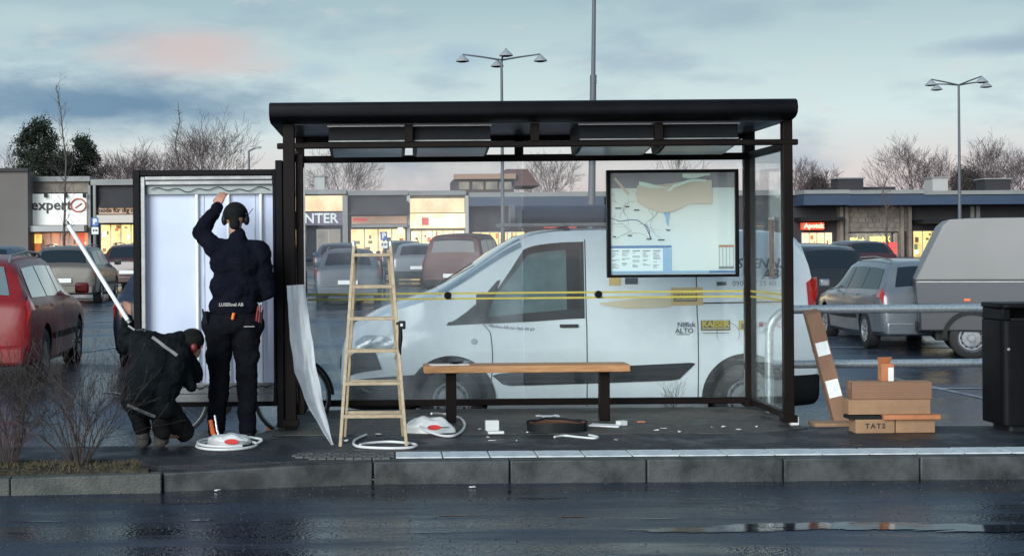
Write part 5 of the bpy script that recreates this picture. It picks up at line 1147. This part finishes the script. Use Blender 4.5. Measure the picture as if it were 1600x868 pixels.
shrub(WX(122, 10.15), 10.12, -.03, .80, .55, 21, 'bare twiggy shrub on the planting bed next to the crouching worker')
shrub(WX(8, 10.15), 10.12, -.03, .85, .6, 22, 'bare twiggy shrub at the left edge of the photo')
shrub(WX(-130, 10.15), 10.12, -.03, .8, .6, 23, 'bare twiggy shrub beyond the left edge of the photo')
rr0 = random.Random(5)
def weed():
    T = thing('dry_weed', 'thin dry weed standing before the white van sill under the map', 'weed', W(1051, 655, 13.45)); T.location.z = gz(2.7, 13.5)
    m = MB(); rr = random.Random(9)
    for i in range(4): twigs(m, (0.01*i, 0, 0), (rr.uniform(-.15, .15), 0, 1), .28, .003, 2, rr, .3, .2, (1, 3), .0012, 4, 4)
    m.build('stems', M_twig, T, fix=False)
weed()
def bare_tree(px, ytop, Y, spread, seed, label, depth=4, thick=.16, name='bare_tree', group='bare trees behind the shops', m=None, thin=False):
    x = WX(px, Y); g = gz(x, Y); zt = W(px, ytop, Y).z; h = zt-g; T = thing(name, label, 'tree', (x, Y, g), 0, group); rr = random.Random(seed)
    t = MB(); pts = [Vector((0, 0, 0))]; rs = [thick]; k = 8
    for i in range(1, k+1): wb = .012 if thin else .024; pts.append(Vector((rr.gauss(0, wb)*i, rr.gauss(0, wb)*i, h*(.96 if thin else .62)*i/k))); rs.append(thick*(1-.8*i/k))
    t.tube(pts, rs, 8).build('trunk', m or M_bark, T, sm=60)
    c = MB(); rm = .006*Y/60
    if thin:
        for i in range(3, k+1):
            for j in range(7):
                a = rr.uniform(0, 6.28); twigs(c, pts[i-1].lerp(pts[i], rr.random()), (cos(a)*.8, sin(a)*.8, 1.0), spread*rr.uniform(.4, 1)*(1.3-i/k), thick*.2, 2, rr, .2, .1, (1, 2), rm*.55, 3, 3)
    else:
        for i in range(3, k+1):
            for j in range(3 if i < k else 4):
                a = rr.uniform(0, 6.28); tt = i/k; L = h*.27*(1.25-.5*tt)
                twigs(c, pts[i], (cos(a)*spread, sin(a)*spread, 1.0), L, thick*.3*(1.2-.6*tt), depth-1, rr, .24, .14, (2, 3), rm*.7, 3, 4)
    c.build('crown', M_birch, T, fix=False)
def pine(px, ytop, Y, w, seed, label, low=.35):
    x = WX(px, Y); g = gz(x, Y); h = W(px, ytop, Y).z-g; T = thing('pine_tree', label, 'tree', (x, Y, g), 0, 'pine trees behind the shops'); rr = random.Random(seed)
    tr = MB(); tr.tube([(0, 0, 0), (.1, 0, h*.5), (.0, .1, h*.95)], [.28, .2, .06], 8); 
    nd = MB()
    for i in range(44):
        z = h*lerp(low, .98, (i/44)**.9); f = (z/h-low)/(1-low); rad = w*(sin(pi*min(1, .25+.75*f))**.7)*rr.uniform(.4, 1.25)*(1-.35*f); a = rr.uniform(0, 6.28)
        e = Vector((cos(a)*rad, sin(a)*rad, z+rad*.15*rr.uniform(-.5, 1))); tr.tube([(0, 0, z-.3), e*.6+Vector((0, 0, z*.4-.05)), e], [.06, .04, .02], 5)
        for c in range(7):
            p = e*rr.uniform(.55, 1.05); p.z = e.z+rr.uniform(-.35, .45); s = rr.uniform(.45, .95)
            for q in range(60):
                v = Vector((rr.gauss(0, 1), rr.gauss(0, 1), rr.gauss(0, .6))); v = v.normalized()*s*rr.uniform(.4, 1); l = rr.uniform(.10, .22); o2 = Vector((rr.gauss(0, 1), rr.gauss(0, 1), rr.gauss(0, 1))).normalized()*l; o3 = v.normalized().cross(o2)*.5+v.normalized()*l*.6
                nd.add([p+v-o2*.5, p+v+o2*.5, p+v+o3], [(0, 1, 2)])
    tr.build('trunk', M_bark, T, sm=50, fix=False); nd.build('crown', M_pine, T, fix=False)
def trees():
    pine(62, 190, 118, 2.5, 1, 'tall dark pine with a layered crown at the far left', .5)
    pine(134, 215, 124, 2.9, 2, 'shorter dark pine right of the tall pine', .3)
    pine(97, 238, 128, 3.2, 3, 'low dark pine filling the gap between the two pines', .3)
    L = [(335, 190, 112, .7, 'spreading bare birch above the poster cabinet', 4), (312, 215, 120, .7, 'low bare tree between the two birches', 4), (205, 240, 118, .7, 'low bare tree right of the pines', 4), (238, 232, 116, .6, 'low bare tree left of the tall birch', 4), (20, 228, 124, .7, 'low bare tree left of the pines', 3),
         (175, 246, 126, .8, 'low brown tree just right of the pines', 4), (535, 240, 120, .7, 'bare tree seen through the shelter glass on the left', 4), (858, 245, 112, .7, 'bare birch seen through the glass left of the mast', 4), (1058, 238, 125, .7, 'bare tree top showing above the map case', 3),
         (1252, 258, 115, .7, 'bare tree just right of the shelter roof', 4), (1280, 268, 118, .8, 'low bare tree beside the shelter right post', 4), (1425, 226, 112, .8, 'round crowned bare tree left of the right street lamp', 4), (1462, 246, 116, .8, 'bare tree just left of the right lamp pole', 4), (1550, 228, 112, .5, 'tall bare tree right of the right street lamp', 4), (1590, 240, 114, .7, 'bare tree at the right edge of the photo', 4), (1522, 262, 118, .8, 'low bare tree between the lamp pole and the right edge', 4), (1625, 235, 112, .7, 'bare tree beyond the right edge', 3)]
    for i, (px, yt, Y, sp, lb, dp) in enumerate(L): bare_tree(px, yt, Y, sp, 100+i, lb, dp)
    bare_tree(101, 118, 46, .9, 31, 'slender young tree standing before the shop sign on the left', 3, .055, 'young_tree', None, M_galv if False else M_bark, thin=True)
    bare_tree(1386, 262, 62, .9, 33, 'slender young tree before the stone shop wall on the right', 3, .06, 'young_tree', None, thin=True)
    bare_tree(278, 150, 108, .9, 77, 'tall thin birch rising above the poster cabinet', 3, .11, thin=True)
    pine(1512, 270, 116, 2.2, 8, 'dark evergreen behind the right lamp pole', .3); pine(1276, 284, 118, 1.6, 9, 'low dark evergreen just right of the shelter', .3)
trees()
# ------------------------------------------------------------------ lamps, mast, signs
def street_lamp(px, ytop, Y, arm, label, rot=.12):
    x = WX(px, Y); g = gz(x, Y); h = W(px, ytop, Y).z-g; T = thing('street_lamp', label, 'street lamp', (x, Y, g), rot, 'four-armed car park lamps')
    MB().tube([(0, 0, 0), (0, 0, h*.5), (0, 0, h-.1)], [.08, .055, .04], 10).build('pole', M_pole, T, sm=60)
    for k in range(4):
        a = k*pi/2+(.0); d = Vector((cos(a), sin(a), 0))
        MB().tube([Vector((0, 0, h-.12)), d*arm*.5+Vector((0, 0, h-.02)), d*arm+Vector((0, 0, h+.06))], [.03, .026, .022], 6).build('arm', M_pole, T, sm=60)
        e = d*arm+Vector((0, 0, h+.05)); o = MB().lathe([(0, 0), (.05, -.02), (.12, -.10), (.20, -.17), (.215, -.21), (.20, -.215), (0, -.19)], e, 'Z', 16).build('lamp_head', M_lampsh, T, sm=40)
        MB().lathe([(0, -.20), (.17, -.218), (.12, -.235), (0, -.24)], e, 'Z', 14).build('lamp_glass', M_dark2, o, sm=40)
street_lamp(786, 88, 44, 1.22, 'four-armed car park lamp rising behind the shelter roof', .03); street_lamp(1500, 128, 52, 1.22, 'four-armed car park lamp standing behind the grey truck', .3)
def mast():
    Y = 32; x = WX(925, Y); g = gz(x, Y); T = thing('flagpole', 'tall tapered grey mast rising out of the picture behind the shelter', 'flagpole', (x, Y, g)); 
    MB().tube([(-.05, 0, 0), (.06, 0, 5.5)], [.095, .07], 14).build('lower_pole', M_pole, T, sm=60)
    MB().tube([(.06, 0, 5.45), (.16, 0, 11)], [.05, .03], 12).build('upper_pole', M_pole, T, sm=60)
    MB().tube([(.058, 0, 5.3), (.061, 0, 5.5)], .075, 14).build('collar', M_pole, T, sm=50); MB().lathe([(0, -.02), (.06, 0), (.05, .06), (0, .09)], (.16, 0, 11), 'Z', 12).build('finial', M_pole, T, sm=50)
mast()
def small_lamp():
    Y = 85; x = WX(390, Y); g = gz(x, Y); h = W(390, 236, Y).z-g; T = thing('street_lamp', 'small single-headed street lamp above the poster cabinet', 'street lamp', (x, Y, g))
    MB().tube([(0, 0, 0), (0, 0, h)], [.1, .06], 8).build('pole', M_pole, T); MB().tube([(0, 0, h), (.45, 0, h+.2)], .05, 6).build('arm', M_pole, T); MB().box(.4, .75, -.12, .12, h+.15, h+.27).build('lamp_head', M_lampsh, T, bevel=.03)
small_lamp()
def p_sign(px, py0, py1, Y, label):
    x = WX(px, Y); g = gz(x, Y); z1 = W(px, py0, Y).z; z0 = W(px, py1, Y).z; hh = z1-z0; w = hh*.42
    T = thing('parking_sign', label, 'road sign', (x, Y, g), 0, 'blue parking signs'); z1 -= g; z0 -= g
    MB().tube([(0, .03, 0), (0, .03, z1)], .035, 8).build('post', M_pole, T, sm=60)
    zm = z1-w*1.25*.95
    MB().box(-w/2, w/2, -.02, .0, zm, z1).build('sign_board', mat('sign_blue', (.03, .12, .42), .4) if 'sign_blue' not in MATS else MATS['sign_blue'], T, bevel=.02)
    text('lettering', 'P', w*1.05, M_paper, T, (0, -.027, (zm+z1)/2), depth=.004, bold=.012)
    MB().box(-w/2, w/2, -.018, .0, z0, zm-.03).build('sub_plate', M_paper, T, bevel=.01)
    m = MB(); 
    for k, (a, b) in enumerate(((-.32, -.1), (.02, .1), (.15, .33))): m.box(w*a, w*b, -.024, -.019, lerp(z0, zm, .35), lerp(z0, zm, .6))
    m.build('plate_marks', MATS['print_black'], T)
p_sign(149, 340, 366, 40, 'blue parking sign between the two silver and maroon estate cars'); p_sign(600, 362, 388, 42, 'blue parking sign seen through the glass right of the ladder top')
# ------------------------------------------------------------------ shops
def shops():
    Y = 88.0; gs = gz(0, 88)
    wall = mat('facade_brown', (.035, .030, .028), .85, col2=(.055, .048, .043), nscale=.6, bump=.1, bscale=3); dk = mat('facade_dark', (.017, .017, .022), .8, col2=(.028, .028, .033), nscale=.5); trim = mat('parapet_pale', (.24, .245, .24), .6, col2=(.16, .165, .165), nscale=.4)
    stone = mat('facade_stone', (.12, .105, .09), .85, col2=(.19, .165, .14), nscale=1.2, namt=.8, bump=.4, bscale=4); bluem = mat('canopy_blue', (.025, .045, .085), .5, col2=(.035, .06, .10), nscale=.3); alu = mat('shop_frame', (.35, .35, .34), .5)
    def lit(n, c1, c2, es, sc=1.2, st=(1, 1, 1)):
        m = bpy.data.materials.new(n); m.use_nodes = True; nt = m.node_tree; N = nt.nodes; L = nt.links; b = N['Principled BSDF']; b.inputs['Base Color'].default_value = (.1, .1, .1, 1); b.inputs['Roughness'].default_value = .3
        tc = N.new('ShaderNodeTexCoord'); mp = N.new('ShaderNodeMapping'); mp.inputs['Scale'].default_value = st; L.new(tc.outputs['Object'], mp.inputs[0])
        vo = N.new('ShaderNodeTexVoronoi'); vo.inputs['Scale'].default_value = sc*1.6; L.new(mp.outputs[0], vo.inputs['Vector'])
        nz = N.new('ShaderNodeTexNoise'); nz.inputs['Scale'].default_value = sc; nz.inputs['Detail'].default_value = 6; nz.inputs['Roughness'].default_value = .75; L.new(mp.outputs[0], nz.inputs['Vector'])
        a = N.new('ShaderNodeMath'); a.operation = 'MULTIPLY_ADD'; a.inputs[1].default_value = .35; L.new(vo.outputs['Distance'], a.inputs[0]); L.new(nz.outputs['Fac'], a.inputs[2])
        r = N.new('ShaderNodeValToRGB'); r.color_ramp.elements[0].position = .42; r.color_ramp.elements[1].position = .78; r.color_ramp.elements[0].color = (*c2, 1); r.color_ramp.elements[1].color = (*c1, 1); L.new(a.outputs[0], r.inputs[0])
        L.new(r.outputs[0], b.inputs['Emission Color']); b.inputs['Emission Strength'].default_value = es; return m
    W_y = lit('window_yellow', (1.0, .72, .20), (.42, .25, .04), 1.5, .9); W_w = lit('window_warm', (1.0, .72, .34), (.62, .33, .10), 1.9, .8); W_r = lit('window_red', (.55, .16, .03), (.10, .03, .015), 1.2, .7, (1.5, 1, .35)); W_b = lit('window_bright', (1.0, .80, .42), (.80, .46, .13), 2.6, .6, (1.6, 1, .4)); W_d = lit('window_dim', (.30, .24, .15), (.04, .035, .03), .8, .8)
    S_lit = lit('lit_fascia', (.95, .66, .38), (.60, .36, .16), 1.5, .5); S_peach = lit('peach_fascia', (.60, .36, .22), (.40, .22, .13), .7, .5)
    rrd = random.Random(12); DSP = [mat('display_%d' % i, c, .5, emit=c, es=e) for i, (c, e) in enumerate((((.10, .06, .03), .5), ((.9, .8, .6), 1.5), ((.25, .10, .05), .7), ((.05, .05, .05), .3), ((.6, .12, .05), .8), ((.12, .16, .08), .6)))]
    z = lambda y, px=600: W(px, y, Y).z; xx = lambda px: WX(px, Y)
    def unit(label, px0, px1, ytop, m, depth=12, yy=Y, name='shop'):
        a = WX(px0, yy); b = WX(px1, yy); zt = W((px0+px1)/2, ytop, yy).z; T = thing(name, label, 'shop', ((a+b)/2, yy, gs), 0)
        MB(T.location).box(a, b, yy, yy+depth, gs-.3, zt).build('wall', m, T); return T
    def bx(T, px0, px1, y0, y1, d0, d1, n, m, bevel=0, yy=Y):
        pm = (px0+px1)/2; return MB(T.location).box(WX(px0, yy), WX(px1, yy), yy-d1, yy-d0, W(pm, y1, yy).z, W(pm, y0, yy).z).build(n, m, T, bevel=bevel)
    def window(T, px0, px1, y0, y1, m, nm=3, fr=None):
        f = bx(T, px0, px1, y0, y1, .0, .06, 'window', fr or alu)
        w = (px1-px0)/nm
        for k in range(nm):
            pm0 = px0+k*w+1.0; pm1 = px0+(k+1)*w-1.0; pc = (px0+px1)/2
            o = MB(T.location).box(xx(pm0), xx(pm1), Y-.075, Y-.062, z(y1-1, pc), z(y0+1, pc)).build('pane', m, f)
            if m is W_d: continue
            for q in range(3):
                w_ = rrd.uniform(.15, .45)*(pm1-pm0); q0 = rrd.uniform(pm0, pm1-w_); h_ = rrd.uniform(2, 9); yb = min(y1-2, rrd.uniform(y0+6, y1-1))
                MB(T.location).box(xx(q0), xx(q0+w_), Y-.085-.004*q, Y-.077-.004*q, z(yb, pc), z(yb-h_, pc)).build('display', DSP[rrd.randrange(len(DSP))], f)
    # left grey block, nearer
    T = unit('plain grey warehouse block at the far left edge', -260, 44, 268, mat('warehouse_grey', (.11, .10, .095), .8, col2=(.13, .12, .115), nscale=.3), 1.6, 86.3, 'warehouse')
    bx(T, -262, 46, 264, 269, -.5, .2, 'parapet', dk, yy=86.3)
    # shop under the white expert sign
    T = unit('brown shop with the white expert sign and red lit windows', 44, 143, 283, wall)
    bx(T, 44, 143, 276, 284, -12, .35, 'parapet', trim); bx(T, 46, 140, 284.5, 301, .0, .08, 'upper_band', stone)
    bx(T, 50, 139, 303, 352, .10, .5, 'sign_board', mat('sign_white', (.72, .73, .70), .5, emit=(.7, .72, .7), es=.18), .05)
    text('lettering', 'expert', .92, MATS['print_black'], T, Vector((xx(84), Y-.54, z(321, 85)))-T.location, depth=.02, bold=.016, spacing=1.02)
    m = MB(T.location); m.tube([(xx(126)+.46*cos(a), Y-.56, z(321, 128)+.40*sin(a)) for a in [2*pi*i/20 for i in range(21)]], .05, 5); m.tube([(xx(126)-.2, Y-.56, z(325, 128)), (xx(126)+.2, Y-.56, z(318, 128))], .05, 5); m.build('red_emblem', mat('emblem_red', (.5, .12, .08), .5), T)
    for px in (76, 107, 136): bx(T, px-2, px+2, 303, 309, .52, .8, 'sign_lamp', M_dark)
    bx(T, 50, 139, 353, 362, .05, 1.4, 'awning', mat('awning_grey', (.34, .34, .34), .7)); window(T, 51, 139, 363, 396, W_r, 6); bx(T, 54, 66, 366, 380, .08, .09, 'lit_display', W_y); bx(T, 120, 133, 364, 384, .08, .09, 'lit_display', mat('display_red', (.6, .08, .02), .5, emit=(.8, .10, .02), es=.6))
    bx(T, 46, 51, 362, 410, .0, .3, 'pillar', trim); bx(T, 140, 144, 290, 410, .0, .4, 'pillar', trim)
    # second shop
    T = unit('shop with a peach fascia and yellow windows left of the poster cabinet', 144, 300, 288, dk)
    bx(T, 144, 300, 280, 289, -12, .35, 'parapet', trim); bx(T, 158, 300, 322, 334, .1, .6, 'fascia', S_peach); bx(T, 158, 300, 336, 348, .1, 1.3, 'awning', mat('awning_cream', (.5, .46, .42), .7))
    text('lettering', 'mode für dig och hemmet', .38, M_dark, T, Vector((xx(206), Y-.62, z(329, 200)))-T.location, depth=.01, bold=.01)
    window(T, 158, 300, 350, 396, W_y, 9); bx(T, 148, 152, 290, 410, 0, .4, 'pillar', trim)
    m = MB(T.location); m.prism([(xx(160), z(322)), (xx(172), z(296)), (xx(300), z(296)), (xx(300), z(322))], Y-1.2, Y-.62, 'Y'); m.build('gable_roof', dk, T)
    # third, behind the cabinet and the left post
    T = unit('dark shop with pillars seen at the left end of the shelter glass', 300, 542, 303, dk)
    bx(T, 300, 542, 297, 304, -12, .35, 'parapet', trim); bx(T, 440, 540, 306, 330, .05, .3, 'upper_band', S_lit); bx(T, 470, 536, 332, 352, .3, .5, 'sign_board', mat('sign_purple', (.13, .11, .16), .6))
    text('lettering', 'INTER', .85, M_paper, T, Vector((xx(500), Y-.55, z(342, 500)))-T.location, depth=.01, bold=.02); window(T, 495, 532, 358, 396, W_d, 2); bx(T, 536, 544, 306, 410, 0, .5, 'pillar', trim)
    window(T, 380, 470, 358, 396, W_w, 4)
    T = unit('shop with a dark pitched canopy and warm windows behind the stepladder', 545, 638, 303, dk)
    bx(T, 545, 638, 298, 305, -12, .35, 'parapet', trim); m = MB(T.location); m.prism([(xx(545), z(336)), (xx(562), z(316)), (xx(638), z(316)), (xx(638), z(336))], Y-1.8, Y-.3, 'Y'); m.build('canopy', dk, T)
    bx(T, 550, 636, 338, 350, .1, .6, 'fascia', S_peach); window(T, 548, 634, 357, 398, W_w, 4); bx(T, 552, 575, 341, 346, .62, .65, 'sign_board', redlit); bx(T, 550, 636, 351, 355, .1, 1.0, 'awning', trim)
    T = unit('brightly lit shop with a red and white sign seen through the shelter glass', 639, 728, 303, stone)
    bx(T, 639, 728, 298, 305, -12, .35, 'parapet', trim); bx(T, 641, 726, 310, 332, .02, .2, 'lit_band', S_lit); bx(T, 641, 726, 334, 356, .1, .5, 'sign_band', W_b)
    bx(T, 659, 670, 340, 352, .52, .6, 'sign_board', redlit); bx(T, 671, 708, 341, 351, .52, .6, 'sign_board', mat('sign_white_blue', (.6, .66, .7), .5, emit=(.75, .8, .85), es=.6)); text('lettering', 'ICA nära', .30, MATS['emblem_red'], T, Vector((xx(689), Y-.63, z(346, 690)))-T.location, depth=.01) if False else None
    window(T, 642, 726, 360, 402, W_b, 5); bx(T, 636, 641, 306, 410, 0, .5, 'pillar', alu); bx(T, 727, 732, 306, 410, 0, .5, 'pillar', alu)
    T = unit('low dark shop with yellow windows behind the white van roof', 733, 1240, 306, dk)
    bx(T, 733, 1240, 299, 307, -12, .35, 'parapet', trim); window(T, 738, 820, 362, 400, W_y, 6); window(T, 830, 930, 362, 400, W_d, 5); bx(T, 850, 900, 340, 356, .1, .4, 'sign_board', redlit); bx(T, 733, 940, 308, 322, .05, 1.2, 'canopy', bluem)
    # upper house behind
    T = unit('pale upper building with a peach band behind the lit shop', 712, 804, 277, mat('upper_wall', (.07, .045, .045), .8), 8, 104, 'building')
    bx(T, 710, 806, 272, 280, -.2, .5, 'roof_band', mat('peach_band', (.32, .20, .14), .7), yy=104)
    for k in range(4): bx(T, 718+k*21, 734+k*22, 284, 296, -.01, .08, 'window', W_d, yy=104)
    m = MB(T.location); m.prism([(WX(780, 104), W(780, 276, 104).z), (WX(792, 104), W(792, 264, 104).z), (WX(825, 104), W(825, 264, 104).z), (WX(845, 104), W(845, 290, 104).z), (WX(780, 104), W(780, 290, 104).z)], 104, 110, 'Y'); m.build('pitched_roof', mat('roof_red', (.10, .05, .05), .8), T)
    # roof house left of it with a trapezoid chimney block
    rq = random.Random(3)
    for i, (px, w_, h_) in enumerate(((92, 26, 4), (250, 34, 5), (420, 30, 6), (500, 16, 8), (1330, 40, 5), (1470, 24, 6), (1560, 40, 4))):
        o = thing('roof_unit', ['grey ventilation unit on the roof above the white shop sign', 'low grey unit on the shop roof behind the poster cabinet', 'grey roof unit seen behind the left shelter posts', 'small grey roof unit seen through the left end of the glass', 'wide grey roof unit above the stone fronted shop', 'grey roof unit left of the right lamp pole', 'low grey roof unit above the grey truck'][i], 'roof unit', (WX(px, 93), 93, W(px, 290, 93).z))
        hw = w_*93/F/2; MB().box(-hw, hw, 0, 1.5, -.4, h_*93/F+.25).build('casing', alu if i % 2 else dk, o); MB().box(-hw-.1, hw+.1, -.1, 1.6, h_*93/F+.251, h_*93/F+.33).build('cap', trim, o)
    # right hand row
    T = unit('long dark shop with a blue canopy and a red neon sign by the white van', 1240, 1308, 306, dk)
    bx(T, 1240, 1309, 299, 305, -12, 2.3, 'parapet', trim); bx(T, 1240, 1309, 306, 322, .05, 2.2, 'canopy', bluem); bx(T, 1250, 1284, 348, 359, .1, .6, 'neon_sign', mat('neon_board', (.5, .06, .03), .5, emit=(1.0, .10, .04), es=.9), .05)
    text('lettering', 'Apotek', .40, mat('neon_letter', (1, .5, .4), .5, emit=(1.0, .55, .4), es=1.2), T, Vector((xx(1267), Y-.66, z(353, 1267)))-T.location, depth=.02, bold=.02)
    window(T, 1252, 1300, 363, 405, W_w, 4); bx(T, 1240, 1308, 340, 345, .1, 1.5, 'awning', M_dark)
    T = unit('stone fronted shop with yellow lit lettering on the right', 1309, 1422, 306, wall)
    bx(T, 1309, 1423, 299, 305, -12, 2.3, 'parapet', trim); bx(T, 1309, 1423, 306, 322, .05, 2.2, 'canopy', bluem); bx(T, 1314, 1418, 323, 362, .05, .3, 'stone_band', stone)
    rr = random.Random(6); sm = None
    for r_ in range(4):
        for c_ in range(9):
            q0 = 1317+c_*11+(r_ % 2)*4; bx(T, q0, q0+9.5, 325+r_*8, 331.5+r_*8, .3, .33+rr.random()*.06, 'stone_panel', stone)
    window(T, 1326, 1392, 364, 405, W_d, 5); o = text('lettering', 'SEN och', .46, mat('yellow_neon', (.9, .8, .2), .5, emit=(1, .85, .25), es=1.3), T, Vector((xx(1338), Y-.2, z(376, 1338)))-T.location, depth=.02, bold=.02, squash=.55)
    text('lettering', 'MATBUTIK', .46, MATS['yellow_neon'], T, Vector((xx(1373), Y-.2, z(374, 1369)))-T.location, depth=.02, bold=.02, squash=.55)
    for px in (1310, 1318, 1404, 1416): bx(T, px-2.5, px+2.5, 323, 410, .0, .7, 'pillar', stone)
    window(T, 1396, 1402, 364, 405, W_d, 1)
    T = unit('dark shop with a black awning and yellow windows behind the grey truck', 1423, 1800, 306, dk)
    bx(T, 1423, 1800, 299, 305, -12, 2.3, 'parapet', trim); bx(T, 1423, 1800, 306, 320, .05, 2.2, 'canopy', bluem); bx(T, 1424, 1800, 342, 348, .1, 2.0, 'awning', M_dark); window(T, 1426, 1560, 360, 405, W_y, 9)
    for px in (1519, 1528): bx(T, px-3, px+3, 322, 340, .02, .1, 'pale_panel', trim)
    for i, px in enumerate((1380, 1395)):
        Y2 = 80; g = gz(20, Y2); o = thing('banner_sign', ('square red banner sign outside the stone fronted shop' if i == 0 else 'narrow red banner sign right of the square one'), 'sign', (WX(px, Y2), Y2, g)); a = W(px, 378, Y2).z-g
        MB().box(-.33+.1*i, .33-.1*i, -.03, .03, a-.95, a).build('board', redlit, o); MB().tube([(0, .05, 0), (0, .05, a)], .04, 6).build('post', M_pole, o)
    o = unit('low roof structure above the stone fronted shop', 1300, 1400, 292, dk, 6, 94, 'building')
redlit = mat('sign_red_lit', (.5, .06, .05), .5, emit=(.8, .12, .10), es=.45)
shops()
bpy.context.view_layer.update()
